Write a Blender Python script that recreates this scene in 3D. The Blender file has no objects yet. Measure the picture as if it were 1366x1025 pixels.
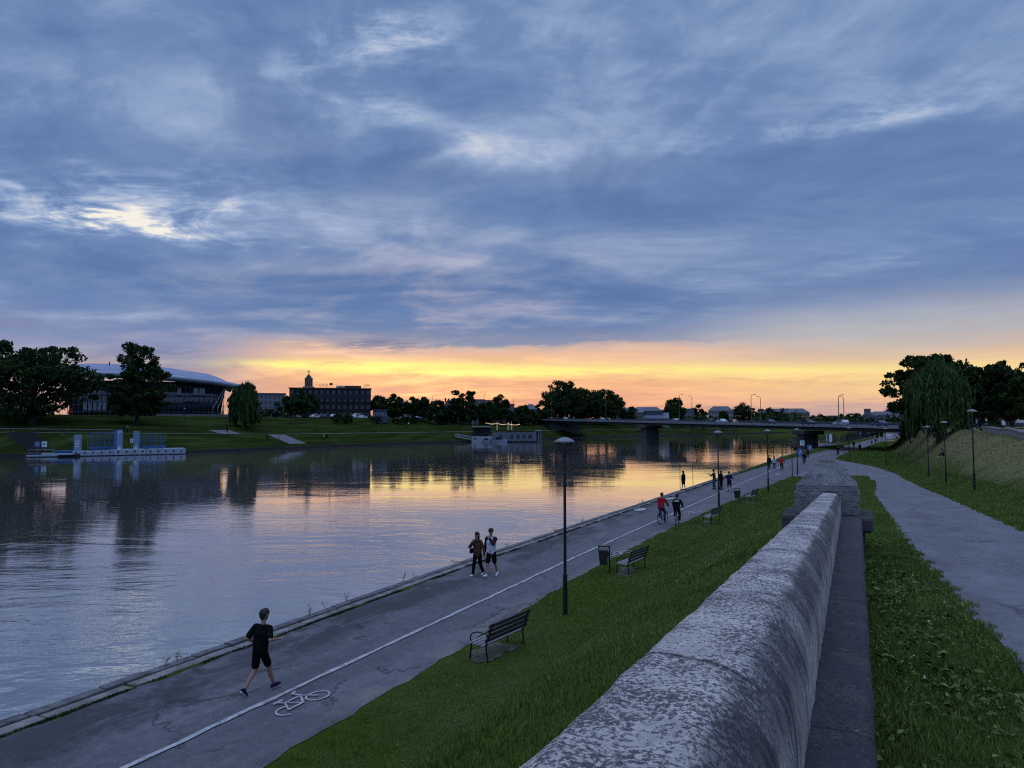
import bpy, math, random
import numpy as np
from mathutils import Vector, Matrix
rnd = random.Random(7)
nr = np.random.default_rng(11)
R = math.radians
S = bpy.context.scene
COL = S.collection
# ------------------------------------------------------------------ camera frame
# world: X = across the river towards the embankment road, Y = along the quay, Z = up, 0 = quay level
AZ = R(24.04); F = 1020.0; PITCH = math.atan(55 / 1020); CAMZ = 6.0
CA, SA = math.cos(AZ), math.sin(AZ)

def ray(x, y):
    dx = (x - 683) / F; dz = (512.5 - y) / F
    Y = math.cos(PITCH) - dz * math.sin(PITCH); Z = math.sin(PITCH) + dz * math.cos(PITCH)
    return dx / Y, Z / Y

def at_d(x, y, d):
    """survey point seen at photo pixel (x, y) at d metres straight ahead -> (v, u, z)"""
    X, Z = ray(x, y)
    return Vector((X * d * CA - d * SA, X * d * SA + d * CA, CAMZ + Z * d))

def at_z(x, y, z):
    X, Z = ray(x, y); d = (z - CAMZ) / Z
    return at_d(x, y, d)

def lin(r, g, b):
    f = lambda c: (c / 255 / 12.92) if c <= 10 else ((c / 255 + .055) / 1.055) ** 2.4
    return (f(r), f(g), f(b), 1)

def pl(x, pts):
    xs, ys = zip(*pts)
    return np.interp(x, xs, ys)

def sst(a, b, x):
    t = np.clip((np.asarray(x, float) - a) / (np.asarray(b, float) - a), 0, 1)
    return t * t * (3 - 2 * t)

# ------------------------------------------------------------------ site plan (functions of u)
KERB = [(-60, -15.8), (10, -15.8), (30, -15.8), (45, -15.4), (60, -14.95), (90, -14.2), (111, -13.5), (134, -12.9), (154, -12.6), (196, -10.6),
        (251, -6.1), (361, 3.2), (628, 20.7), (900, 34), (1500, 120), (6000, 900)]
PATHL = [(-60, -15.0), (10, -15.0), (30, -15.0), (45, -14.6), (69, -13.95), (90, -13.3), (111, -12.3), (135, -11.2), (150, -10.2), (171, -8.4),
         (211, -5.1), (275, .2), (348, 5.9), (628, 24), (900, 38), (6000, 910)]
LINE = [(-60, -11.8), (10, -11.75), (33, -11.66), (47, -11.4), (72, -10.9), (100, -10.2), (129, -9.0), (160, -6.6), (186, -4.6), (211, -2.6), (275, 3), (348, 9)]
PATHR = [(-60, -9.5), (10, -9.6), (18, -9.75), (29, -10.1), (42, -9.95), (59, -9.2), (84, -7.5), (98, -6.5), (120, -4.8), (147, -3.1),
         (179, -1.6), (215, 2.2), (278, 7), (348, 13), (400, 18), (628, 32), (900, 46), (6000, 920)]
FARB = [(-200, -160), (98, -170.5), (106, -168), (114, -163), (122, -157.8), (131, -154), (140, -151.5), (155, -152), (224, -151), (264, -146), (300, -142), (354, -140), (424, -132), (477, -122),
        (576, -95), (790, -52), (1100, 40), (1600, 200), (6000, 1500)]
kerb = lambda u: pl(u, KERB); pathl = lambda u: pl(u, PATHL); linev = lambda u: pl(u, LINE)
pathr = lambda u: pl(u, PATHR); farb = lambda u: pl(u, FARB)
WATER = -0.9

def zramp(u):   # level of the upper footpath, which runs down to the quay
    return pl(u, [(-60, 4.6), (0, 4.57), (50, 1.92), (72, .9), (90, .3), (112, .05), (130, 0), (6000, 0)])

def zfar1(u):
    return pl(u, [(-200, 4.4), (100, 4.4), (150, 3.6), (190, 3.0), (6000, 2.8)])

def terrain(u, v):
    u = np.asarray(u, float); v = np.asarray(v, float)
    zr = zramp(u); pr = pathr(u)
    a = pr + 1.7; b = np.maximum(-1.1, a + 3)
    z = zr * sst(a, b, v)
    hs = np.maximum(6.8, pr + 4); zc = pl(u, [(-60, 4.6), (0, 4.6), (75, 4.5), (110, 5.1), (160, 5.6), (400, 5.5), (6000, 5)])
    z = z + (zc - zr) * sst(hs, hs + 7.4, v)
    z = z + .05 * np.sin(u * .7 + v) * np.sin(v * 1.3 - u * .23) * sst(a + .3, a + 2, v) * (1 - sst(-2.2, -1.2, v)) \
          + .10 * np.sin(u * .31 + 1) * np.sin(v * .9 + u * .11) * sst(hs, hs + 3, v)
    w = farb(u) - v
    z1 = zfar1(u)
    zf = np.interp(w, [0, .01, .6, 11, 13.5, 28, 44, 60, 400], [0, 0, 0, 1, 1, 1, 1, 1, 1]) * (z1 + .25) - .25
    zf = zf + (6.1 - z1) * sst(13.5, 28, w) + 2.8 * sst(29, 44, w)
    zf = zf + .12 * np.sin(u * .21) * np.sin(w * .33) * sst(14, 20, w)
    out = np.where(v > kerb(u) + .3, z, np.where(w >= 0, zf, -3.0))
    return out

def tz(v, u):
    return float(terrain(u, v))

def gp(x, y, z0=0.0):
    """where the sight line through photo pixel (x, y) meets the ground (near bank)"""
    p = at_z(x, y, z0)
    for _ in range(25):
        z = tz(p.x, p.y); p = at_z(x, y, .5 * z0 + .5 * z); z0 = .5 * z0 + .5 * z
    return Vector((p.x, p.y, tz(p.x, p.y)))

def gd(x, d):
    p = at_d(x, 567, d)
    return Vector((p.x, p.y, tz(p.x, p.y)))

# ------------------------------------------------------------------ materials
MATS = {}
def nodes_of(m):
    m.use_nodes = True
    return m.node_tree.nodes, m.node_tree.links, m.node_tree.nodes['Principled BSDF']

def mat(name, col, rough=.7, var=.15, scale=4.0, metal=0.0, bump=0.0, bscale=None, col2=None, spec=.3, emit=None, estr=1.0, alpha=None, stretch=None):
    if name in MATS: return MATS[name]
    m = bpy.data.materials.new(name); n, l, b = nodes_of(m)
    b.inputs['Roughness'].default_value = rough; b.inputs['Metallic'].default_value = metal
    b.inputs['Specular IOR Level'].default_value = spec
    c = tuple(col[:3])
    tc = n.new('ShaderNodeTexCoord'); src = tc.outputs['Object']
    if stretch:
        mp = n.new('ShaderNodeMapping'); mp.inputs['Scale'].default_value = stretch; l.new(src, mp.inputs[0]); src = mp.outputs[0]
    nz = n.new('ShaderNodeTexNoise'); nz.inputs['Scale'].default_value = scale; nz.inputs['Detail'].default_value = 6; nz.inputs['Roughness'].default_value = .65
    l.new(src, nz.inputs['Vector'])
    rp = n.new('ShaderNodeValToRGB')
    lo = tuple(x * (1 - var) for x in c); hi = tuple(min(1, x * (1 + var)) for x in (col2[:3] if col2 else c))
    rp.color_ramp.elements[0].position = .32; rp.color_ramp.elements[1].position = .68
    rp.color_ramp.elements[0].color = (*lo, 1); rp.color_ramp.elements[1].color = (*hi, 1)
    l.new(nz.outputs['Fac'], rp.inputs['Fac']); l.new(rp.outputs['Color'], b.inputs['Base Color'])
    if bump:
        n2 = n.new('ShaderNodeTexNoise'); n2.inputs['Scale'].default_value = bscale or scale * 3; n2.inputs['Detail'].default_value = 5
        l.new(src, n2.inputs['Vector'])
        bp = n.new('ShaderNodeBump'); bp.inputs['Strength'].default_value = bump; bp.inputs['Distance'].default_value = .02
        l.new(n2.outputs['Fac'], bp.inputs['Height']); l.new(bp.outputs['Normal'], b.inputs['Normal'])
    if emit:
        b.inputs['Emission Color'].default_value = (*emit[:3], 1); b.inputs['Emission Strength'].default_value = estr
    if alpha is not None: b.inputs['Alpha'].default_value = alpha
    MATS[name] = m
    return m

class NT:
    """small helper to write node graphs as expressions"""
    def __init__(s, tree): s.t = tree
    def N(s, typ, **kw):
        n = s.t.nodes.new(typ)
        for k, v in kw.items(): setattr(n, k, v)
        return n
    def put(s, sock, val):
        if isinstance(val, (int, float)): sock.default_value = val
        elif isinstance(val, (tuple, list)):
            sock.default_value = val if len(val) == len(sock.default_value) else (tuple(val) + (1,))[:len(sock.default_value)]
        else: s.t.links.new(val, sock)
    def m(s, op, a, b=0.0, c=None, clamp=False):
        n = s.N('ShaderNodeMath', operation=op, use_clamp=clamp); s.put(n.inputs[0], a); s.put(n.inputs[1], b)
        if c is not None: s.put(n.inputs[2], c)
        return n.outputs[0]
    def add(s, *a):
        r = a[0]
        for x in a[1:]: r = s.m('ADD', r, x)
        return r
    def sub(s, a, b): return s.m('SUBTRACT', a, b)
    def mul(s, *a):
        r = a[0]
        for x in a[1:]: r = s.m('MULTIPLY', r, x)
        return r
    def div(s, a, b): return s.m('DIVIDE', a, b)
    def mx(s, a, b): return s.m('MAXIMUM', a, b)
    def ss(s, x, a, b, lo=0.0, hi=1.0):
        n = s.N('ShaderNodeMapRange', interpolation_type='SMOOTHSTEP'); s.put(n.inputs[0], x)
        for i, q in enumerate((a, b, lo, hi)): n.inputs[i + 1].default_value = q
        return n.outputs[0]
    def vec(s, x, y, z=0.0):
        n = s.N('ShaderNodeCombineXYZ')
        for i, q in enumerate((x, y, z)): s.put(n.inputs[i], q)
        return n.outputs[0]
    def sep(s, v):
        n = s.N('ShaderNodeSeparateXYZ'); s.put(n.inputs[0], v); return n.outputs
    def noise(s, v, scale, detail=6, rough=.55, dist=0.0):
        n = s.N('ShaderNodeTexNoise'); s.put(n.inputs['Vector'], v)
        n.inputs['Scale'].default_value = scale; n.inputs['Detail'].default_value = detail
        n.inputs['Roughness'].default_value = rough; n.inputs['Distortion'].default_value = dist
        return n.outputs['Fac']
    def ramp(s, x, stops, mode='LINEAR'):
        n = s.N('ShaderNodeValToRGB'); s.put(n.inputs[0], x); cr = n.color_ramp; cr.interpolation = mode
        while len(cr.elements) < len(stops): cr.elements.new(.5)
        for e, (p, c) in zip(cr.elements, stops): e.position = p; e.color = c
        return n.outputs['Color']
    def mix(s, f, a, b, op='MIX'):
        n = s.N('ShaderNodeMixRGB', blend_type=op); s.put(n.inputs[0], f); s.put(n.inputs[1], a); s.put(n.inputs[2], b)
        return n.outputs[0]
    def gauss(s, x, y, cx, cy, sx, sy):
        a = s.div(s.sub(x, cx), sx); b = s.div(s.sub(y, cy), sy)
        return s.m('EXPONENT', s.mul(s.add(s.mul(a, a), s.mul(b, b)), -1.0))

# ------------------------------------------------------------------ mesh builder
def link(o, parent=None):
    COL.objects.link(o)
    if parent is not None: o.parent = parent
    return o

class MB:
    def __init__(s): s.v = []; s.f = []
    def add(s, verts, faces):
        k = len(s.v); s.v += [tuple(p) for p in verts]; s.f += [tuple(i + k for i in q) for q in faces]; return s
    def box(s, c, size, rz=0.0, rx=0.0, taper=1.0):
        x, y, z = (q / 2 for q in size); M = Matrix.Rotation(rz, 3, 'Z') @ Matrix.Rotation(rx, 3, 'X')
        vs = []
        for k in (-1, 1):
            t = taper if k > 0 else 1.0
            for i, j in ((-1, -1), (1, -1), (1, 1), (-1, 1)): vs.append(Vector(c) + M @ Vector((i * x * t, j * y * t, k * z)))
        return s.add(vs, [(0, 3, 2, 1), (4, 5, 6, 7), (0, 1, 5, 4), (1, 2, 6, 5), (2, 3, 7, 6), (3, 0, 4, 7)])
    def tube(s, pts, r, n=8, cap=True):
        pts = [Vector(p) for p in pts]; rs = r if isinstance(r, (list, tuple)) else [r] * len(pts)
        vs = []; fs = []; up = None
        for i, p in enumerate(pts):
            d = (pts[min(i + 1, len(pts) - 1)] - pts[max(i - 1, 0)]).normalized()
            if up is None: up = Vector((0, 0, 1)) if abs(d.z) < .9 else Vector((1, 0, 0))
            a = d.cross(up).normalized(); b = a.cross(d).normalized(); up = b
            for k in range(n):
                t = 2 * math.pi * k / n; vs.append(p + (a * math.cos(t) + b * math.sin(t)) * rs[i])
        for i in range(len(pts) - 1):
            for k in range(n):
                q = (k + 1) % n; fs.append((i * n + k, i * n + q, (i + 1) * n + q, (i + 1) * n + k))
        if cap: fs += [tuple(range(n))[::-1], tuple(range((len(pts) - 1) * n, len(pts) * n))]
        return s.add(vs, fs)
    def ring(s, c, R_, r, axis='X', n=28, m=7, a0=0, a1=2 * math.pi):
        full = abs(a1 - a0 - 2 * math.pi) < 1e-6; k = n if full else n + 1; vs = []; fs = []
        for i in range(k):
            t = a0 + (a1 - a0) * i / n
            for j in range(m):
                p = 2 * math.pi * j / m; q = R_ + r * math.cos(p); w = r * math.sin(p)
                loc = {'X': (w, q * math.cos(t), q * math.sin(t)), 'Z': (q * math.cos(t), q * math.sin(t), w), 'Y': (q * math.cos(t), w, q * math.sin(t))}[axis]
                vs.append(Vector(c) + Vector(loc))
        for i in range(n):
            i2 = (i + 1) % k
            for j in range(m): fs.append((i * m + j, i2 * m + j, i2 * m + (j + 1) % m, i * m + (j + 1) % m))
        return s.add(vs, fs)
    def lathe(s, prof, c=(0, 0, 0), n=20):
        vs = []; fs = []
        for r, z in prof:
            for k in range(n):
                t = 2 * math.pi * k / n; vs.append((c[0] + r * math.cos(t), c[1] + r * math.sin(t), c[2] + z))
        for i in range(len(prof) - 1):
            for k in range(n): q = (k + 1) % n; fs.append((i * n + k, i * n + q, (i + 1) * n + q, (i + 1) * n + k))
        fs += [tuple(range(n))[::-1], tuple(range((len(prof) - 1) * n, len(prof) * n))]
        return s.add(vs, fs)
    def prism(s, poly, lo, hi, axis='Z'):
        """polygon extruded along an axis; poly in the two other axes (XY, or XZ for Y, or YZ for X)"""
        n = len(poly); mk = {'Z': lambda p, h: (p[0], p[1], h), 'Y': lambda p, h: (p[0], h, p[1]), 'X': lambda p, h: (h, p[0], p[1])}[axis]
        vs = [mk(p, lo) for p in poly] + [mk(p, hi) for p in poly]
        return s.add(vs, [tuple(range(n))[::-1], tuple(range(n, 2 * n))] + [(i, (i + 1) % n, n + (i + 1) % n, n + i) for i in range(n)])
    def ball(s, c, r, n=10, sc=(1, 1, 1)):
        prof = []; vs = []; fs = []; m = max(5, n // 2 + 1)
        for i in range(m + 1):
            a = -math.pi / 2 + math.pi * i / m
            for k in range(n):
                t = 2 * math.pi * k / n
                vs.append((c[0] + r * sc[0] * math.cos(a) * math.cos(t), c[1] + r * sc[1] * math.cos(a) * math.sin(t), c[2] + r * sc[2] * math.sin(a)))
        for i in range(m):
            for k in range(n): q = (k + 1) % n; fs.append((i * n + k, i * n + q, (i + 1) * n + q, (i + 1) * n + k))
        return s.add(vs, fs)
    def mesh(s, name):
        me = bpy.data.meshes.new(name); me.from_pydata(s.v, [], s.f); me.update(); return me
    def build(s, name, m, parent=None, bevel=0.0, smooth=False, loc=None):
        me = s.mesh(name)
        bmx(me)
        me.materials.append(m)
        if smooth: me.polygons.foreach_set('use_smooth', [True] * len(me.polygons))
        o = link(bpy.data.objects.new(name, me), parent)
        if loc is not None: o.location = loc
        if bevel:
            b = o.modifiers.new('bevel', 'BEVEL'); b.width = bevel; b.segments = 2; b.limit_method = 'ANGLE'; b.angle_limit = R(40)
        return o

import bmesh
def bmx(me):
    b = bmesh.new(); b.from_mesh(me); bmesh.ops.recalc_face_normals(b, faces=b.faces); b.to_mesh(me); b.free()

def npmesh(name, verts, faces_n, idx, m, parent=None, attr=None):
    """fast mesh from numpy arrays: all faces have faces_n corners"""
    me = bpy.data.meshes.new(name); nf = len(idx) // faces_n
    me.vertices.add(len(verts)); me.vertices.foreach_set('co', np.asarray(verts, np.float32).ravel())
    me.loops.add(len(idx)); me.loops.foreach_set('vertex_index', np.asarray(idx, np.int32))
    me.polygons.add(nf); me.polygons.foreach_set('loop_start', np.arange(0, nf * faces_n, faces_n, dtype=np.int32))
    if attr is not None:
        at = me.attributes.new('var', 'FLOAT', 'POINT'); at.data.foreach_set('value', np.asarray(attr, np.float32))
    me.update(); me.validate(); me.materials.append(m)
    return link(bpy.data.objects.new(name, me), parent)

def tag(o, label=None, cat=None, group=None, kind=None):
    if label: o['label'] = label
    if cat: o['category'] = cat
    if group: o['group'] = group
    if kind: o['kind'] = kind
    return o

def thing(name, label, cat, loc=(0, 0, 0), rz=0.0, group=None):
    o = bpy.data.objects.new(name, None); link(o); o.location = loc; o.rotation_euler = (0, 0, rz); o.empty_display_size = .3
    return tag(o, label, cat, group)

def dup(root, loc, rz=0.0, label=None, scale=None):
    r = root.copy(); COL.objects.link(r); r.location = loc; r.rotation_euler = (0, 0, rz)
    if label: r['label'] = label
    if scale: r.scale = scale
    for c in [o for o in root.children]:
        k = c.copy(); COL.objects.link(k); k.parent = r
        for g in c.children:
            q = g.copy(); COL.objects.link(q); q.parent = k
    return r

# ------------------------------------------------------------------ world: dusk sky with cloud layers
SUN_AZ = math.atan((575 - 683) / F); SUN_EL = R(4)
W = bpy.data.worlds.new('World'); S.world = W; W.use_nodes = True
wt = W.node_tree; wt.nodes.clear(); N = NT(wt)
tc = N.N('ShaderNodeTexCoord')
vr = N.N('ShaderNodeVectorRotate', rotation_type='Z_AXIS'); wt.links.new(tc.outputs['Generated'], vr.inputs['Vector']); vr.inputs['Angle'].default_value = -AZ
dX, dY, dZ = N.sep(vr.outputs[0])
Zc = N.mx(dZ, 0.0)
hh = N.m('SQRT', N.add(N.mul(dX, dX), N.mul(dY, dY)))
T = N.div(Zc, N.mx(hh, .001))                       # tangent of elevation
AZI = N.m('ARCTAN2', dX, dY)                        # azimuth from the river axis
iz = N.div(1.0, N.add(Zc, .075))
PX = N.mul(dX, iz); PY = N.mul(dY, iz)
pv = N.vec(PX, PY, 0)
nA = N.noise(N.vec(N.mul(PX, .8), N.mul(PY, 1.25), 3.1), 1.15, 8, .52, .5)
nB = N.noise(N.vec(N.add(N.mul(PX, 1.3), N.mul(PY, .75)), N.sub(N.mul(PY, .75), N.mul(PX, .38)), 8.0), 1.9, 9, .6, .9)
nC = N.noise(N.vec(N.mul(PX, 1.0), N.mul(PY, 2.3), 1.7), 6.0, 8, .62, .25)
nS = N.noise(N.vec(N.mul(AZI, 2.6), N.add(N.mul(T, 34.0), N.mul(nB, .8)), 2.0), 1.6, 7, .6, .4)   # thin streaks near the horizon
def PXA(x): return math.atan((x - 683) / F)
def PT(x, y): return (567.5 - y) / F * math.cos(PXA(x))
def blob(x, y, sx, sy): return N.gauss(AZI, T, PXA(x), PT(x, y), sx / F, sy / F)
wob = N.mul(N.sub(nB, .5), .05)
Tw = N.add(T, wob)
def blobw(x, y, sx, sy): return N.gauss(N.add(AZI, N.mul(N.sub(nA, .5), .25)), Tw, PXA(x), PT(x, y), sx / F, sy / F)
puff = N.ss(N.add(N.mul(N.noise(N.vec(PX, PY, 5.5), 3.1, 9, .64, .7), .75), N.mul(nC, .25)), .40, .66)
lights = [(95, 290, 62, 17, .56), (200, 300, 75, 14, .52), (215, 255, 190, 40, .40), (30, 270, 130, 30, .36), (488, 35, 62, 42, .62), (380, 60, 60, 45, .26), (500, 138, 60, 20, .38), (690, 185, 130, 30, .20),
          (640, 190, 60, 18, .10), (1130, 162, 210, 20, .27), (1250, 110, 120, 45, .12), (830, 110, 160, 60, .05), (960, 60, 200, 60, .05), (420, 300, 200, 28, .08), (1300, 400, 260, 26, .10), (660, 25, 170, 50, .12), (330, 120, 120, 40, .10), (60, 110, 60, 30, .06)]
darks = [(250, 95, 180, 55, .09), (120, 205, 220, 30, .10), (560, 225, 260, 22, .16), (980, 208, 360, 20, .15), (250, 365, 330, 26, .12), (700, 400, 400, 40, .09), (1000, 300, 300, 50, .09), (1300, 230, 200, 35, .09), (520, 458, 50, 8, .35)]
val = N.add(N.mul(N.sub(nA, .5), .95), N.mul(N.sub(nB, .5), .26), N.mul(N.sub(nC, .5), .15))
for x, y, sx, sy, k in lights:
    val = N.add(val, N.mul(blobw(x, y, sx, sy), N.add(k * .12, N.mul(puff, k * 1.25))))
for x, y, sx, sy, k in darks: val = N.sub(val, N.mul(blobw(x, y, sx, sy), k))
fine = N.mul(N.ss(T, .30, .12), N.ss(AZI, -.12, .2), N.sub(N.noise(N.vec(N.mul(PX, .9), N.mul(PY, 3.0), .4), 3.2, 7, .62, .6), .5))
val = N.add(val, N.mul(fine, .55))
# soft billows and slanting fibres in the upper deck
cr_, sr_ = math.cos(R(33)), math.sin(R(33))
rA = N.add(N.mul(AZI, cr_), N.mul(T, sr_)); rB = N.sub(N.mul(T, cr_), N.mul(AZI, sr_))
nD = N.noise(N.vec(N.mul(rA, 3.2), N.mul(rB, 11.0), 6.0), 1.5, 7, .6, .8)
val = N.add(val, N.mul(N.sub(nD, .5), N.ss(T, .24, .42), N.ss(AZI, -.15, .25), .42))
nE = N.noise(N.vec(N.mul(AZI, 4.0), N.mul(T, 5.2), 1.0), 1.7, 8, .58, .6)
val = N.add(val, N.mul(N.sub(nE, .47), N.ss(T, .16, .36), N.ss(AZI, .55, .0), 1.0), N.mul(N.ss(T, .30, .52), .045))
cool = N.ramp(N.add(N.mul(val, .8), .35), [(.0, lin(84, 111, 159)), (.2, lin(97, 124, 171)), (.36, lin(111, 138, 182)), (.54, lin(143, 165, 203)), (.74, lin(186, 197, 217)), (.98, lin(246, 240, 228))])
up = N.ss(T, .18, .55)
cool = N.mix(N.mul(up, .35), cool, N.mix(1.0, cool, lin(255, 255, 250), 'MULTIPLY'))
K = 4.0   # ramp factor = T * K
def rp(stops, x): return [((PT(x, y)) * K, lin(*c)) for y, c in stops]
tw2 = N.mul(N.add(T, N.mul(N.sub(nS, .5), .034), N.mul(wob, .35)), K)
warmC = N.ramp(tw2, rp([(567, (190, 142, 138)), (545, (226, 162, 134)), (525, (242, 178, 142)), (510, (245, 187, 140)), (496, (248, 200, 145)), (484, (246, 200, 152)), (473, (234, 189, 163)), (464, (208, 180, 168)), (456, (142, 149, 175)), (440, (112, 134, 176))], 683))
warmL = N.ramp(tw2, rp([(567, (204, 162, 150)), (535, (204, 166, 155)), (508, (180, 160, 167)), (485, (156, 153, 176)), (462, (142, 150, 184)), (442, (122, 140, 183)), (400, (104, 130, 178))], 200))
warmR = N.ramp(tw2, rp([(567, (186, 160, 166)), (545, (206, 170, 160)), (530, (228, 182, 152)), (512, (245, 205, 147)), (495, (251, 218, 152)), (483, (234, 197, 158)), (465, (206, 187, 174)), (443, (182, 179, 184)), (415, (163, 170, 187)), (395, (132, 149, 184)), (375, (108, 132, 177))], 1200))
wl = N.ss(AZI, PXA(430), PXA(220)); wr = N.ss(AZI, PXA(800), PXA(1150))
warm = N.mix(wr, N.mix(wl, warmC, warmL), warmR)
warm = N.mix(1.0, warm, N.ramp(nS, [(.25, (.86, .84, .86, 1)), (.5, (1, 1, 1, 1)), (.75, (1.0, 1.0, .96, 1))]), 'MULTIPLY')
edge = N.add(T, N.mul(N.sub(nA, .5), .10), N.mul(N.sub(nB, .5), .05), N.mul(wr, -.02), N.mul(wl, .03))
fw = N.add(N.mul(N.ss(edge, .19, .14), N.mx(wr, wl)), N.mul(N.ss(edge, .135, .115), N.sub(1.0, N.mx(wr, wl))))
fw = N.mul(fw, N.ss(dY, -.25, .35))        # the afterglow is only on the sunset side
base = N.mix(fw, cool, warm)
# the bright gap under the cloud deck
st = N.ss(N.add(nS, N.mul(N.sub(nC, .5), .3)), .38, .58)
glow = N.add(N.mul(blob(560, 491, 110, 9), 1.3), N.mul(blob(690, 496, 120, 6), .9), N.mul(blob(390, 486, 80, 5), .75), N.mul(blob(470, 490, 90, 6), .8), N.mul(blob(1000, 495, 300, 6), .55), N.mul(blob(860, 492, 150, 7), .5))
glow = N.m('MINIMUM', N.mul(glow, N.add(.08, N.mul(st, .95))), 1.0)
base = N.mix(glow, base, lin(255, 238, 142))
bars = N.mul(N.add(blob(470, 458, 75, 7), N.mul(blob(215, 470, 60, 8), .7), N.mul(blob(520, 462, 35, 8), .8)), N.ss(nC, .36, .52))
base = N.mix(N.m('MINIMUM', N.mul(bars, .75), .8), base, lin(112, 124, 160))
# overcast-like dome, raised overhead and behind the camera to brighten the foreground
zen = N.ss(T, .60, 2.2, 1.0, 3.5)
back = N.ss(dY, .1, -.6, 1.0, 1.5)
sky = N.N('ShaderNodeTexSky', sky_type='NISHITA', sun_disc=False)
sky.sun_elevation = SUN_EL; sky.sun_rotation = SUN_AZ - AZ; sky.air_density = 1.0; sky.dust_density = 1.5
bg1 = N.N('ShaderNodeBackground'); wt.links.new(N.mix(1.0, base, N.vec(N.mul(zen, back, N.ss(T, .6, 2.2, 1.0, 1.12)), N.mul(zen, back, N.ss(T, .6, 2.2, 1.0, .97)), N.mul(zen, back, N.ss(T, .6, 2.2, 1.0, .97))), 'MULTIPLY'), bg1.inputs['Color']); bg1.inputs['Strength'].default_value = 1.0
bg2 = N.N('ShaderNodeBackground'); wt.links.new(sky.outputs[0], bg2.inputs['Color']); bg2.inputs['Strength'].default_value = .05
thin = N.ss(N.add(nA, N.mul(nB, .5)), .62, 1.0, 0.0, .18)      # where the deck thins the clear sky adds a little
mixs = N.N('ShaderNodeMixShader'); N.put(mixs.inputs[0], thin); wt.links.new(bg1.outputs[0], mixs.inputs[1])
adds = N.N('ShaderNodeAddShader'); wt.links.new(bg1.outputs[0], adds.inputs[0]); wt.links.new(bg2.outputs[0], adds.inputs[1])
wt.links.new(adds.outputs[0], mixs.inputs[2])
wo = N.N('ShaderNodeOutputWorld'); wt.links.new(mixs.outputs[0], wo.inputs['Surface'])
W.cycles.sampling_method = 'MANUAL'; W.cycles.sample_map_resolution = 512

sl = bpy.data.lights.new('sun', 'SUN'); sl.energy = .12; sl.angle = R(80); sl.color = (1, .72, .45)
so = bpy.data.objects.new('sun', sl); link(so)
sd = Vector((math.sin(SUN_AZ - AZ) * math.cos(SUN_EL), math.cos(SUN_AZ - AZ) * math.cos(SUN_EL), math.sin(SUN_EL)))
so.rotation_euler = sd.to_track_quat('Z', 'Y').to_euler()

cd = bpy.data.cameras.new('camera'); cam = bpy.data.objects.new('camera', cd); link(cam)
cam.location = (0, 0, CAMZ); cam.rotation_euler = (math.pi / 2 + PITCH, 0, AZ)
cd.sensor_width = 36; cd.lens = 36 * F / 1366; cd.clip_start = .05; cd.clip_end = 20000
S.camera = cam
S.view_settings.view_transform = 'Standard'; S.view_settings.look = 'None'; S.view_settings.exposure = 0; S.view_settings.gamma = 1
S.render.engine = 'CYCLES'; S.cycles.use_denoising = False; S.cycles.filter_width = 1.15; S.cycles.sample_clamp_indirect = 4; S.cycles.max_bounces = 6; S.cycles.diffuse_bounces = 2; S.cycles.glossy_bounces = 3
S.cycles.transparent_max_bounces = 12; S.cycles.caustics_reflective = False; S.cycles.caustics_refractive = False

# ------------------------------------------------------------------ ground sheet
us = np.concatenate([np.arange(-12, 34, .7), np.arange(34, 110, 1.5), np.arange(110, 240, 4), np.arange(240, 560, 12), np.geomspace(560, 6000, 26)])
def columns(u):
    k, pr_, fb = float(kerb(u)), float(pathr(u)), float(farb(u))
    far_off = [5000, 2000, 900, 400, 200, 120, 80] + list(np.arange(60, 26, -2)) + list(np.arange(26, 12, -1.5)) + [11, 8, 5, 2.5, .6, .01, -.02]
    c = [fb - w for w in far_off] + [fb + (k - fb) * q for q in (.25, .5, .75)] + [k + .28, k + .32]
    c += list(np.linspace(k + .4, pr_ - .1, 5)) + list(np.linspace(pr_ + .1, pr_ + 26, 70)) + [pr_ + q for q in (32, 45, 80, 160, 400, 1200, 5000)]
    return c
G = np.array([columns(u) for u in us]); UU = np.repeat(us[:, None], G.shape[1], 1)
ZZ = terrain(UU, G)
nu, nv = G.shape
verts = np.stack([G, UU, ZZ], -1).reshape(-1, 3)
ii = (np.arange(nu - 1)[:, None] * nv + np.arange(nv - 1)[None, :]).ravel()
idx = np.stack([ii, ii + 1, ii + nv + 1, ii + nv], -1).ravel()

mg = bpy.data.materials.new('turf'); n_, l_, b_ = nodes_of(mg); NG = NT(mg.node_tree)
tcg = NG.N('ShaderNodeTexCoord').outputs['Object']; gx, gy, gz = NG.sep(tcg)
g1 = NG.noise(tcg, .18, 6, .6); g2 = NG.noise(tcg, 2.2, 8, .7); g3 = NG.noise(tcg, 28, 4, .7)
gc = NG.ramp(NG.add(NG.mul(g2, .55), NG.mul(g3, .45)), [(.3, (.024, .038, .006, 1)), (.5, (.044, .068, .010, 1)), (.7, (.078, .108, .020, 1))])
gc = NG.mix(NG.ss(g1, .42, .7, 0, .55), gc, (.070, .088, .032, 1))
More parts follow.
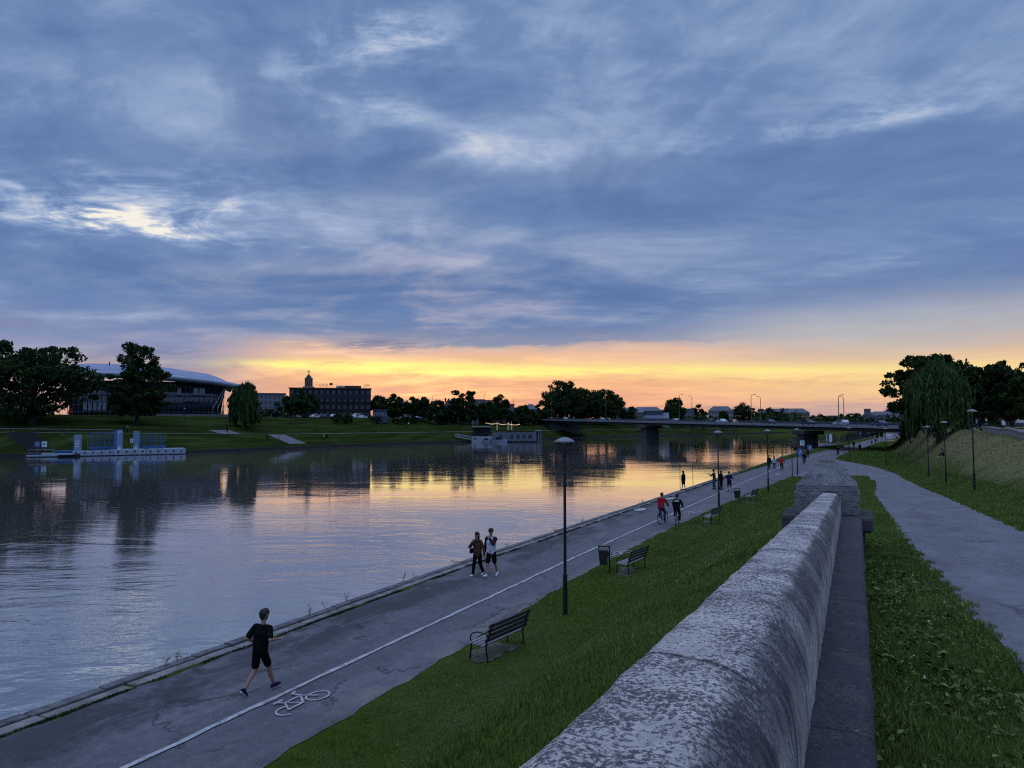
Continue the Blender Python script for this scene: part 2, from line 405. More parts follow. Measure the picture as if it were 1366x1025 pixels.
# mown, drier turf on the embankment slope (right) and on the far levee
hill = NG.mul(NG.ss(NG.add(gx, NG.mul(NG.sub(g1, .5), 5.0)), 8.3, 10.8), NG.ss(gx, 80, 40))
dry = NG.ramp(NG.noise(NG.vec(NG.mul(gx, .5), NG.mul(gy, 2.2), gz), 1.2, 7, .65), [(.3, (.135, .132, .058, 1)), (.55, (.21, .19, .092, 1)), (.72, (.29, .245, .125, 1))])
gc = NG.mix(NG.mul(hill, .85), gc, dry)
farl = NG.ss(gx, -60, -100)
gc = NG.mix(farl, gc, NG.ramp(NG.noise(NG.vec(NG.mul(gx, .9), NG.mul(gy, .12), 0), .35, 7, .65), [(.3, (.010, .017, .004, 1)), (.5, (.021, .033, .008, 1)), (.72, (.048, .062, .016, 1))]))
soil = NG.mul(NG.ss(NG.noise(tcg, .9, 5, .6), .60, .68), .45)
gc = NG.mix(NG.mul(soil, NG.ss(gx, -60, -40)), gc, (.06, .055, .035, 1))
l_.new(gc, b_.inputs['Base Color']); b_.inputs['Roughness'].default_value = .9; b_.inputs['Specular IOR Level'].default_value = .0
bpn = NG.N('ShaderNodeBump'); bpn.inputs['Strength'].default_value = .8; bpn.inputs['Distance'].default_value = .06
l_.new(NG.add(g2, NG.mul(g3, .5)), bpn.inputs['Height']); l_.new(bpn.outputs[0], b_.inputs['Normal'])
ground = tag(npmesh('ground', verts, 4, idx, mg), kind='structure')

# water
mw_ = bpy.data.materials.new('river'); n_, l_, b_ = nodes_of(mw_); NW = NT(mw_.node_tree)
b_.inputs['Base Color'].default_value = (.006, .009, .011, 1); b_.inputs['Roughness'].default_value = .5; b_.inputs['IOR'].default_value = 1.33
b_.inputs['Specular IOR Level'].default_value = .62
tcw = NW.N('ShaderNodeTexCoord').outputs['Object']; wx, wy, wz = NW.sep(tcw)
# ripples run across the line of sight (wind along the channel), long swell patches modulate them
ca, sa = math.cos(AZ), math.sin(AZ)
rx = NW.add(NW.mul(wx, ca), NW.mul(wy, sa)); ry = NW.sub(NW.mul(wy, ca), NW.mul(wx, sa))
w1 = NW.noise(NW.vec(NW.mul(rx, .42), NW.mul(ry, 1.0), 0), .55, 5, .55, .6)
w2 = NW.noise(NW.vec(NW.mul(rx, .55), NW.mul(ry, 1.0), 4), 1.7, 4, .55, .4)
w3 = NW.noise(NW.vec(NW.mul(rx, .6), NW.mul(ry, 1.0), 9), 6.0, 3, .5)
w4 = NW.noise(NW.vec(NW.mul(rx, .5), ry, 2), .10, 4, .6, .8)
calm = NW.ss(w4, .36, .62, .25, 1.0)
breeze = NW.ss(NW.add(NW.mul(wy, .8), NW.mul(wx, -.5), NW.mul(NW.sub(w4, .5), 40.0)), 72, 18, .30, 1.7)     # livelier water near the quay
hgt = NW.mul(NW.add(NW.mul(w1, 1.0), NW.mul(w2, .46), NW.mul(w3, .10)), calm, breeze)
bw = NW.N('ShaderNodeBump'); bw.inputs['Strength'].default_value = 1.0; bw.inputs['Distance'].default_value = .036
l_.new(hgt, bw.inputs['Height'])
gl = NW.N('ShaderNodeBsdfGlossy'); gl.inputs['Roughness'].default_value = .03; gl.inputs['Color'].default_value = (.93, .94, .98, 1); l_.new(bw.outputs[0], gl.inputs['Normal'])
fr = NW.N('ShaderNodeFresnel'); fr.inputs['IOR'].default_value = 1.7; l_.new(bw.outputs[0], fr.inputs['Normal'])
l_.new(NW.mix(NW.ss(fr.outputs[0], .18, .62), (.70, .84, 1, 1), (1, .955, .955, 1)), gl.inputs['Color'])
mxw = NW.N('ShaderNodeMixShader'); l_.new(NW.add(.26, NW.mul(fr.outputs[0], .74)), mxw.inputs[0]); l_.new(b_.outputs[0], mxw.inputs[1]); l_.new(gl.outputs[0], mxw.inputs[2]); l_.new(mxw.outputs[0], n_['Material Output'].inputs['Surface'])
uw = np.array([-60, 0, 60, 140, 260, 480, 800, 1500, 3000, 6000.])
vw = [(float(farb(u)) - .5, float(kerb(u)) + .5) for u in uw]
wv = [(a, u, WATER) for u, (a, b) in zip(uw, vw)] + [(b, u, WATER) for u, (a, b) in zip(uw, vw)]
uwf = np.concatenate([np.arange(-60, 300, 10), np.arange(300, 1500, 40), np.geomspace(1500, 6000, 12)])
wv = np.array([(q, u, WATER) for u in uwf for q in (float(farb(u)) - .4, float(kerb(u)) + .25)])
k_ = np.arange(len(uwf) - 1) * 2
tag(npmesh('river_water', wv, 4, np.stack([k_, k_ + 1, k_ + 3, k_ + 2], -1).ravel(), mw_), kind='structure')

# strips laid on the ground
def strip(name, fl, fr, uu, off, m, nc=6, skirt=0.0, zf=None, wob=0.0, kind='structure', fadew=0):
    vs = []; uu = list(uu); rows = len(uu)
    for i, u in enumerate(uu):
        a, b = float(fl(u)), float(fr(u))
        if wob:
            a += wob * (math.sin(u * 1.9) + .7 * math.sin(u * 4.7 + 1) + .5 * math.sin(u * 9.1)) * .5; b += wob * (math.sin(u * 2.3 + 2) + .7 * math.sin(u * 5.3) + .5 * math.sin(u * 11.7)) * .5
        for k in range(nc + 1):
            v = a + (b - a) * k / nc; z = (zf(u, v) if zf else float(terrain(u, v)))
            vs.append((v, u, z + off))
    f = [(i * (nc + 1) + k, i * (nc + 1) + k + 1, (i + 1) * (nc + 1) + k + 1, (i + 1) * (nc + 1) + k) for i in range(rows - 1) for k in range(nc)]
    o = npmesh(name, np.array(vs), 4, np.array(f).ravel(), m)
    if kind: o['kind'] = kind
    return o

def asphalt(name, c, patch):
    m = bpy.data.materials.new(name); n, l, b = nodes_of(m); Q = NT(m.node_tree)
    t = Q.N('ShaderNodeTexCoord').outputs['Object']; x, y, z = Q.sep(t)
    a = Q.noise(Q.vec(Q.mul(x, 1.5), Q.mul(y, .5), 0), .55, 7, .62, .5); bb = Q.noise(t, 3.5, 6, .7); g = Q.noise(t, 55, 3, .7)
    g2 = Q.noise(t, 17, 5, .75)
    f = Q.add(Q.mul(a, .34), Q.mul(bb, .20), Q.mul(g, .20), Q.mul(g2, .26))
    c0 = tuple(q * .42 for q in c); c1 = tuple(q * 1.7 for q in c)
    col = Q.ramp(f, [(.36, (*c0, 1)), (.5, (*c, 1)), (.64, (*c1, 1))])
    if patch:   # dark worn binder along the quay side and cracks
        side = Q.ss(Q.add(x, Q.mul(Q.sub(bb, .5), 1.6)), -12.7, -13.9)
        st = Q.mul(side, Q.ss(Q.noise(Q.vec(Q.mul(x, .8), Q.mul(y, .35), 5), 1.0, 7, .7, .6), .40, .54))
        col = Q.mix(Q.mul(st, Q.add(.45, Q.mul(g2, .6))), col, (.028, .029, .032, 1))
        edge = Q.mul(Q.ss(Q.add(x, Q.mul(Q.sub(bb, .5), 1.3)), -10.75, -9.9), Q.ss(y, 70, 40), Q.ss(Q.noise(t, .35, 5, .6), .42, .6))
        col = Q.mix(Q.mul(edge, Q.add(.35, Q.mul(g2, .8))), col, (.19, .175, .15, 1))
    vo = Q.N('ShaderNodeTexVoronoi', feature='DISTANCE_TO_EDGE'); Q.put(vo.inputs['Vector'], Q.vec(Q.add(x, Q.mul(bb, 1.2)), Q.add(Q.mul(y, .6), Q.mul(a, 2.0)), 0)); vo.inputs['Scale'].default_value = .38
    crack = Q.mul(Q.ss(vo.outputs['Distance'], .020, .005), Q.ss(a, .47, .56), .75)
    col = Q.mix(crack, col, (.025, .025, .025, 1))
    l.new(col, b.inputs['Base Color']); b.inputs['Roughness'].default_value = .82; b.inputs['Specular IOR Level'].default_value = .25
    bp = Q.N('ShaderNodeBump'); bp.inputs['Strength'].default_value = .5; bp.inputs['Distance'].default_value = .012
    l.new(Q.add(g, Q.mul(bb, .8)), bp.inputs['Height']); l.new(bp.outputs[0], b.inputs['Normal'])
    return m
M_ASPH = asphalt('quay_asphalt', (.100, .097, .105), True)
M_ASPH2 = asphalt('footpath_asphalt', (.125, .124, .134), False)
uu1 = np.concatenate([np.arange(-10, 60, .45), np.arange(60, 150, 1.5), np.arange(150, 420, 6), np.geomspace(420, 900, 12)])
flat0 = lambda u, v: 0.0
strip('path', lambda u: pathl(u) - .05, pathr, uu1, .014, M_ASPH, 6, wob=.10, zf=lambda u, v: max(0.0, min(.02, tz(v, u))))
FL = [(-10, 1.1), (5, 1.08), (10, 1.03), (17, .88), (50, .9), (75, 1.6), (83, 1.7), (86.5, 1.0), (89, -1.0), (91.5, -4.5), (94, -7.4), (100, -7.6), (125, -6.4), (150, -5.0)]
FR = [(-10, 4.4), (5, 4.0), (13, 3.6), (21, 3.7), (50, 4.7), (80, 5.0), (103, 4.6), (112, 3.8), (122, 2.7), (133, .3), (140, -1.7), (147, -3.1), (150, -3.2)]
uu2 = np.concatenate([np.arange(-6, 60, .6), np.arange(60, 83, 1.0), np.arange(83, 96, .4), np.arange(96, 151, 1.5)])
strip('footpath', lambda u: pl(u, FL), lambda u: pl(u, FR), uu2, .010, M_ASPH2, 8, wob=.07)
M_LINE = bpy.data.materials.new('worn_white_paint'); n_, l_, b_ = nodes_of(M_LINE); Q_ = NT(M_LINE.node_tree)
t_ = Q_.N('ShaderNodeTexCoord').outputs['Object']
l_.new(Q_.ramp(Q_.add(Q_.mul(Q_.noise(t_, 3.5, 6, .7), .6), Q_.mul(Q_.noise(t_, 30, 5, .75), .45)), [(.42, (.10, .10, .105, 1)), (.50, (.30, .30, .30, 1)), (.64, (.46, .46, .45, 1))]), b_.inputs['Base Color']); b_.inputs['Roughness'].default_value = .8
strip('path_centre_line', lambda u: linev(u) - .065, lambda u: linev(u) + .065, np.concatenate([np.arange(4, 90, .35), np.arange(90, 290, 2)]), .038, M_LINE, 1, wob=.03, zf=flat0)

# bicycle and disc markings painted on the path, each one mark
def stroke(mb, pts, w, z):
    for q_, ((x0, y0), (x1, y1)) in enumerate(zip(pts[:-1], pts[1:])):
        z += .0007
        d = Vector((x1 - x0, y1 - y0)); nn = Vector((-d.y, d.x)).normalized() * w / 2; e = d.normalized() * w * .3
        mb.add([(x0 - e.x + nn.x, y0 - e.y + nn.y, z), (x1 + e.x + nn.x, y1 + e.y + nn.y, z), (x1 + e.x - nn.x, y1 + e.y - nn.y, z), (x0 - e.x - nn.x, y0 - e.y - nn.y, z)], [(0, 1, 2, 3)])
def flat_ring(mb, cx, cy, ry, rx_, w, z, a0=0, a1=360):
    n = 26; vs = []
    for i in range(n + 1):
        a = R(a0 + (a1 - a0) * i / n)
        vs += [(cx + math.cos(a) * (rx_ - w), cy + math.sin(a) * (ry - w), z), (cx + math.cos(a) * rx_, cy + math.sin(a) * ry, z)]
    mb.add(vs, [(2 * i, 2 * i + 1, 2 * i + 3, 2 * i + 2) for i in range(n)])
def bike_mark(v, u, lab, s=1.0, fade=False):
    mb = MB(); q = 0
    L = lambda pts: [(-b, a) for a, b in pts]     # (along path, up the symbol) -> local
    zz = iter([.0035 * k for k in range(20)])
    flat_ring(mb, 0, .62, .40, .30, .065, next(zz)); flat_ring(mb, 0, -.55, .40, .30, .065, next(zz), 150, 330)
    for pts in ([(-.55, 0), (-.2, .42), (.42, .42), (.62, 0)], [(-.2, .42), (.02, 0), (.42, .42)], [(-.55, 0), (.02, 0)], [(-.24, .42), (-.30, .60), (-.42, .60), (-.1, .60)], [(.42, .42), (.36, .66), (.55, .72)]):
        stroke(mb, L(pts), .065, next(zz))
    o = mb.build('bicycle_marking', M_LINE); o.location = (v, u, .037); o.scale = (s, s, 1)
    return tag(o, lab, 'road marking', 'bicycle symbols painted on the path')
bike_mark(-10.95, 13.5, 'worn white bicycle symbol on asphalt beside the runner', .82)
bike_mark(-9.95, 34.9, 'white bicycle symbol on asphalt between the litter bin and second bench', 1.0)
bike_mark(-10.1, 53.2, 'faint white bicycle symbol just ahead of the two cyclists', 1.0)
for v, u, lab in ((-13.94, 53.6, 'white oval painted on the path left of the red cyclist'), (-13.82, 62.6, 'white oval painted on the path nearest the woman on the kerb'), (-8.6, 99.0, 'white oval painted on the path ahead of the distant red cyclist')):
    mb = MB(); mb.add([(.36 * math.cos(a), .95 * math.sin(a), 0) for a in [2 * math.pi * k / 28 for k in range(28)]], [tuple(range(28))])
    tag(mb.build('oval_marking', M_LINE, loc=(v, u, .037)), lab, 'road marking', 'white ovals painted on the path')

# quay kerb: stone slabs with open joints and moss
M_KERB = mat('kerb_stone', (.11, .108, .108), .9, .5, 2.5, bump=.8, bscale=20)
mb = MB(); u = -8.0; rk = random.Random(3)
while u < 150:
    Ls = rk.uniform(1.1, 2.0) * (1 if u < 60 else 1.8); um = u + Ls / 2
    k = float(kerb(um)); k2 = float(kerb(u + Ls)); ang = math.atan2(float(kerb(u)) - k2, Ls)
    dz = rk.uniform(-.02, .02); wd = .27
    mb.box((k + .135, um, -.86 + dz * .7), (wd + rk.uniform(-.01, .02), Ls - rk.uniform(.02, .07), 1.86), ang + rk.uniform(-.006, .006))
    u += Ls
for u0, u1 in zip(np.arange(150, 900, 15), np.arange(165, 915, 15)):
    um = (u0 + u1) / 2; mb.box((float(kerb(um)) + .31, um, -.83), (.7, math.hypot(15, float(kerb(u1) - kerb(u0))), 1.86), math.atan2(float(kerb(u0) - kerb(u1)), 15))
tag(mb.build('kerb', M_KERB, bevel=.018), kind='structure')
mb = MB(); u = -8.0
while u < 120:      # inner concrete band, uneven and broken in places
    Ls = rk.uniform(1.6, 3.4); um = u + Ls / 2; k = float(kerb(um)); ang = math.atan2(float(kerb(u)) - float(kerb(u + Ls)), Ls); wd = .34 + rk.uniform(-.07, .05)
    mb.box((k + .29 + wd / 2, um, -.17 + rk.uniform(-.018, .012)), (wd, Ls - rk.uniform(.02, .10), .40), ang + rk.uniform(-.012, .012), rk.uniform(-.006, .006)); u += Ls
tag(mb.build('kerb_band', mat('kerb_concrete', (.17, .163, .15), .9, .5, 1.6, bump=.8, bscale=18), bevel=.02), kind='structure')
# far bank stone edge
mb = MB()
for u0 in np.arange(-40, 800, 12.0):
    a, b = float(farb(u0)), float(farb(u0 + 12)); mb.box(((a + b) / 2 + .1, u0 + 6, -.95), (.9, math.hypot(12, b - a) + .3, 1.5), math.atan2(a - b, 12))
tag(mb.build('riverbank_kerb', mat('wet_stone', (.028, .028, .027), .8, .3, .8)), kind='structure')
# far bank paths and ramps
M_PAVE = mat('pale_paving', (.105, .11, .12), .85, .15, .6)
uuf = np.concatenate([np.arange(40, 330, 6.), np.arange(330, 700, 20)])
tag(strip('far_bank_path', lambda u: farb(u) - 13.5, lambda u: farb(u) - 10.9, uuf, .22, mat('path_gravel_pale', (.21, .21, .21), .9, .15, .6), 2), kind='structure')
def far_apron(u0, w0, w1, wid, skew, nm='ramp'):
    vs = []
    for i in range(9):
        w = w0 + (w1 - w0) * i / 8
        for s in (0, 1):
            uu_ = u0 + s * wid + skew * i / 8; vv = float(farb(uu_)) - w; vs.append((vv, uu_, tz(vv, uu_) + .14))
    o = npmesh(nm, np.array(vs), 4, np.array([(2 * i, 2 * i + 1, 2 * i + 3, 2 * i + 2) for i in range(8)]).ravel(), M_PAVE); o['kind'] = 'structure'
far_apron(182, 2.2, 11.2, 7.5, 0); far_apron(168, 15, 20, 8, 0); mb = MB()
for k in range(15):
    w = 2.4 + k * .58; v = float(farb(114.6)) - w; z = tz(v, 114.6); mb.box((v, 114.6, z - .55), (.60, 7.0, 1.6 + .04 * k))
tag(mb.build('steps', mat('steps_stone', (.030, .031, .033), .9, .35, 2)), kind='structure')
# road on the far embankment
strip('far_road', lambda u: farb(u) - 64, lambda u: farb(u) - 47, uuf, .05, mat('dark_road', (.07, .07, .075), .8), 2)

# moss strip between kerb and asphalt: one scattered mass
def blades(name, P, h, w, lean, m, rng, kind='stuff', tilt=None):
    n = len(P); a = rng.uniform(0, 2 * math.pi, n); la = rng.uniform(0, 2 * math.pi, n)
    h = h * rng.uniform(.55, 1.25, n); w = w * rng.uniform(.7, 1.3, n); ln = h * lean * rng.uniform(.1, 1, n)
    dx = np.cos(a) * w / 2; dy = np.sin(a) * w / 2
    base1 = P + np.stack([dx, dy, np.full(n, -.02)], 1); base2 = P - np.stack([dx, dy, np.full(n, .02)], 1)
    tip = P + np.stack([np.cos(la) * ln, np.sin(la) * ln, h], 1)
    vs = np.stack([base1, base2, tip], 1).reshape(-1, 3)
    var = np.repeat(rng.uniform(0, 1, n), 3)
    o = npmesh(name, vs, 3, np.arange(3 * n), m, attr=var)
    o['kind'] = kind
    return o

def leafmat(name, c0, c1, c2=None, rough=.7, trans=.25):
    if name in MATS: return MATS[name]
    m = bpy.data.materials.new(name); n, l, b = nodes_of(m); Q = NT(m.node_tree)
    at = Q.N('ShaderNodeAttribute', attribute_name='var').outputs['Fac']
    t = Q.N('ShaderNodeTexCoord').outputs['Object']
    f = Q.add(Q.mul(at, .5), Q.mul(Q.noise(t, .45, 6, .65), .8), -.13)
    stops = [(.2, (*c0, 1)), (.85, (*c1, 1))] if c2 is None else [(.2, (*c0, 1)), (.7, (*c1, 1)), (.92, (*c2, 1))]
    l.new(Q.ramp(f, stops), b.inputs['Base Color']); b.inputs['Roughness'].default_value = rough; b.inputs['Specular IOR Level'].default_value = .04
    b.inputs['Subsurface Weight'].default_value = 0
    MATS[name] = m
    return m
M_GRASS = leafmat('grass_blades', (.046, .076, .013), (.135, .195, .042), (.27, .31, .11))
M_DRY = leafmat('dry_blades', (.13, .132, .055), (.20, .185, .085), (.29, .245, .125))
def scatter(n, u0, u1, fl, fr, dens_pow, rng):
    u_ = u0 * (u1 / u0) ** (rng.uniform(0, 1, n) ** dens_pow); t = rng.uniform(0, 1, n)
    a = fl(u_); b = fr(u_); v = a + (b - a) * t
    return np.stack([v, u_, terrain(u_, v)], 1)
P = scatter(330000, 2.2, 95, lambda u: pathr(u) - .06 + .16 * np.sin(u * 2.1) * np.sin(u * 5.3), lambda u: np.where(u < 16, -1.3, np.where(u < 60, .6, 1.4)), .8, nr)
keep = nr.uniform(0, 1, len(P)) < np.clip((P[:, 0] - pathr(P[:, 1])) / .4, .35, 1); P = P[keep]
dist = np.hypot(P[:, 0], P[:, 1])
# bare earth in front of the benches
BENCHES = [(17.6, 19.75, -8.6), (30.0, 32.2, -8.35), (47.3, 49.6, -8.0), (61.8, 64.7, -7.4)]
bare = np.zeros(len(P), bool)
for a, b, v in BENCHES: bare |= (P[:, 1] > a + .1) & (P[:, 1] < b - .2) & (P[:, 0] > v - .75) & (P[:, 0] < v + .15) & (nr.uniform(0, 1, len(P)) < .6)
P = P[~bare]; dist = np.hypot(P[:, 0], P[:, 1])
blades('grass', P, .030 + .0011 * dist, .007 + .0009 * dist, .9, M_GRASS, nr)
P = scatter(110000, 2.6, 86, lambda u: np.where(u < 14, np.interp(u, [0, 4, 14], [.02, .03, .08]), np.where(u < 50, .05, .0)), lambda u: pl(u, FL) + .05 + .1 * np.sin(u * 3.1) * np.sin(u * 7.7), .9, nr)
d_ = np.hypot(P[:, 0], P[:, 1]); blades('grass', P, .045 + .0010 * d_, .004 + .0010 * d_, 1.0, M_GRASS, nr)
P = scatter(110000, 12, 300, lambda u: np.where(u < 147, pl(u, FR), pathr(u)) + .02 + .12 * np.sin(u * 2.7), lambda u: np.maximum(8.2, np.where(u < 147, pl(u, FR), pathr(u)) + 4), .85, nr)
d_ = np.hypot(P[:, 0], P[:, 1]); blades('grass', P, .05 + .0010 * d_, .009 + .0010 * d_, .9, M_GRASS, nr)
P = scatter(70000, 24, 190, lambda u: np.maximum(7.2, pathr(u) + 4), lambda u: np.maximum(7.2, pathr(u) + 4) + 8, .9, nr)
d_ = np.hypot(P[:, 0], P[:, 1]); blades('dry_grass', P, .03 + .0004 * d_, .010 + .0009 * d_, 1.5, M_DRY, nr)
P = scatter(16000, 9.5, 150, lambda u: kerb(u) + .60, lambda u: kerb(u) + .76, .9, nr)
cl = np.sin(P[:, 1] * 1.7) + np.sin(P[:, 1] * .61 + 2) + .8 * np.sin(P[:, 1] * 4.3) + nr.normal(0, .5, len(P)); P = P[cl > -.4]; P[:, 2] = .015
d_ = np.hypot(P[:, 0], P[:, 1]); blades('moss_and_grass', P, .022 + .0006 * d_, .010 + .001 * d_, 1.2, leafmat('moss', (.012, .02, .008), (.03, .05, .015)), nr)
P = scatter(9000, 100, 420, lambda u: kerb(u) + .7, lambda u: pathl(u) - .1, .8, nr); P[:, 2] = np.maximum(P[:, 2], 0)
blades('grass', P, .28, .25, .8, M_GRASS, nr)

def leaves(name, C, size, m, rng, nz=0.0, parent=None, kind=None, stretch=1.0, vertical=0.0, fold=0.0):
    """many leaf-sized quads, one at each point of C"""
    n = len(C)
    t = rng.normal(0, 1, (n, 3)); t[:, 2] *= (1 - nz); 
    if vertical: t = t * (1 - vertical); t[:, 2] -= vertical * 1.6
    t /= np.linalg.norm(t, axis=1, keepdims=True) + 1e-9
    q = rng.normal(0, 1, (n, 3)); b = np.cross(t, q); b /= np.linalg.norm(b, axis=1, keepdims=True) + 1e-9
    s = (size * rng.uniform(.6, 1.4, n))[:, None]
    if fold:
        nn = np.cross(t, b); nn *= np.sign(nn[:, 2:3]) + 1e-3; mid = C - t * s * stretch * .25
        vs = np.stack([C - t * s * stretch, mid + b * s * .62 + nn * s * fold, C + t * s * stretch - nn * s * fold * .8, mid - b * s * .62 + nn * s * fold], 1).reshape(-1, 3)
        k = np.arange(n)[:, None] * 4; o = npmesh(name, vs, 3, (k + np.array([[0, 1, 2, 0, 2, 3]])).ravel(), m, parent, attr=np.repeat(rng.uniform(0, 1, n), 4))
        if kind: o['kind'] = kind
        return o
    vs = np.stack([C - t * s * stretch, C + b * s * .55, C + t * s * stretch, C - b * s * .55], 1).reshape(-1, 3)
    o = npmesh(name, vs, 4, np.arange(4 * n), m, parent, attr=np.repeat(rng.uniform(0, 1, n), 4))
    if kind: o['kind'] = kind
    return o
P = scatter(26000, 2.5, 70, lambda u: pathr(u) - .05, lambda u: np.where(u < 16, -1.3, .4), .8, nr); P = P[(np.sin(P[:, 1] * .8 + P[:, 0] * 1.7) + np.sin(P[:, 1] * 2.1 - P[:, 0]) + nr.normal(0, .7, len(P))) > .5]
d_ = np.hypot(P[:, 0], P[:, 1]); blades('dry_grass', P, .035 + .0009 * d_, .005 + .0008 * d_, 1.4, M_DRY, nr)
# broad-leaved weeds in the near verge
M_WEED = leafmat('weed_leaves', (.040, .068, .016), (.115, .175, .045), (.20, .26, .10), .6)
def verge(n, pw):
    u_ = 2.8 + 14 * nr.uniform(0, 1, n) ** pw; a = np.interp(u_, [0, 4, 14], [.04, .05, .10]); v_ = a + (pl(u_, FL) - .06 - a) * nr.uniform(0, 1, n)
    return np.stack([v_, u_, terrain(u_, v_)], 1)
c0 = verge(5200, 1.2); c0[:, 2] += .045 + .02 * nr.uniform(0, 1, len(c0)); keep = (np.sin(c0[:, 1] * 2.3 + c0[:, 0] * 3) + np.sin(c0[:, 1] * .9 + 1) + nr.normal(0, .6, len(c0))) > -.3
leaves('weeds', c0[keep], .0105, leafmat('clover_leaves', (.058, .098, .020), (.125, .20, .05), (.21, .29, .10), .6), nr, nz=.7, kind='stuff', fold=.3)
cl = verge(46, 1.25); pts = []
for c in cl:      # taller broad-leaved plants standing in groups
    rr = nr.uniform(.05, .13)
    for k in range(int(rr * 260)): pts.append(c + np.array([nr.normal(0, rr), nr.normal(0, rr * 1.2), .04 + abs(nr.normal(0, .045))]))
leaves('weeds', np.array(pts), .024, M_WEED, nr, nz=.5, kind='stuff', stretch=1.25, fold=.35)
pts = np.array([(v, u, tz(v, u) + .09) for v, u in [(-9 + 7.5 * nr.uniform() ** .8, 9.5 + 22 * nr.uniform() ** 1.4) for _ in range(230)]] + [(.25 + .7 * nr.uniform(), 4.5 + 8 * nr.uniform(), 0) for _ in range(18)])
pts[-18:, 2] = terrain(pts[-18:, 1], pts[-18:, 0]) + .08
leaves('clover_flowers', pts, .011, mat('petal_white', (.55, .55, .5)), nr, kind='stuff')

# thin weed stalks in the kerb joints
M_STALK = leafmat('weed_stalk', (.03, .045, .015), (.07, .08, .03))
for i, (px, py) in enumerate([(110, 858), (222, 870), (408, 812), (430, 803), (466, 794), (548, 768), (612, 745), (684, 722), (722, 700), (548, 763), (890, 664), (800, 690)]):
    p = at_z(px, py + 8, .1); p.x = float(kerb(p.y)) + rnd.uniform(.03, .2); p.z = .1
    mb = MB(); h = rnd.uniform(.15, .38)
    for k in range(rnd.randint(2, 4)):
        a = rnd.uniform(0, 6.28); t = Vector((math.cos(a) * .12, math.sin(a) * .12, h * rnd.uniform(.6, 1)))
        mb.tube([(0, 0, -.03), t * .5 + Vector((0, 0, .03)), t], [.006, .005, .003], 4)
    st = mb.build('weed_plant', M_STALK, loc=p)
    tag(st, 'thin dry weed stalks growing from the stone kerb above the water', 'weed', 'weeds in the quay kerb')
    c = np.array([(rnd.gauss(0, .06), rnd.gauss(0, .06), h * rnd.uniform(.25, .95)) for _ in range(12)])
    leaves('foliage', c, .03, M_WEED, nr, parent=st)

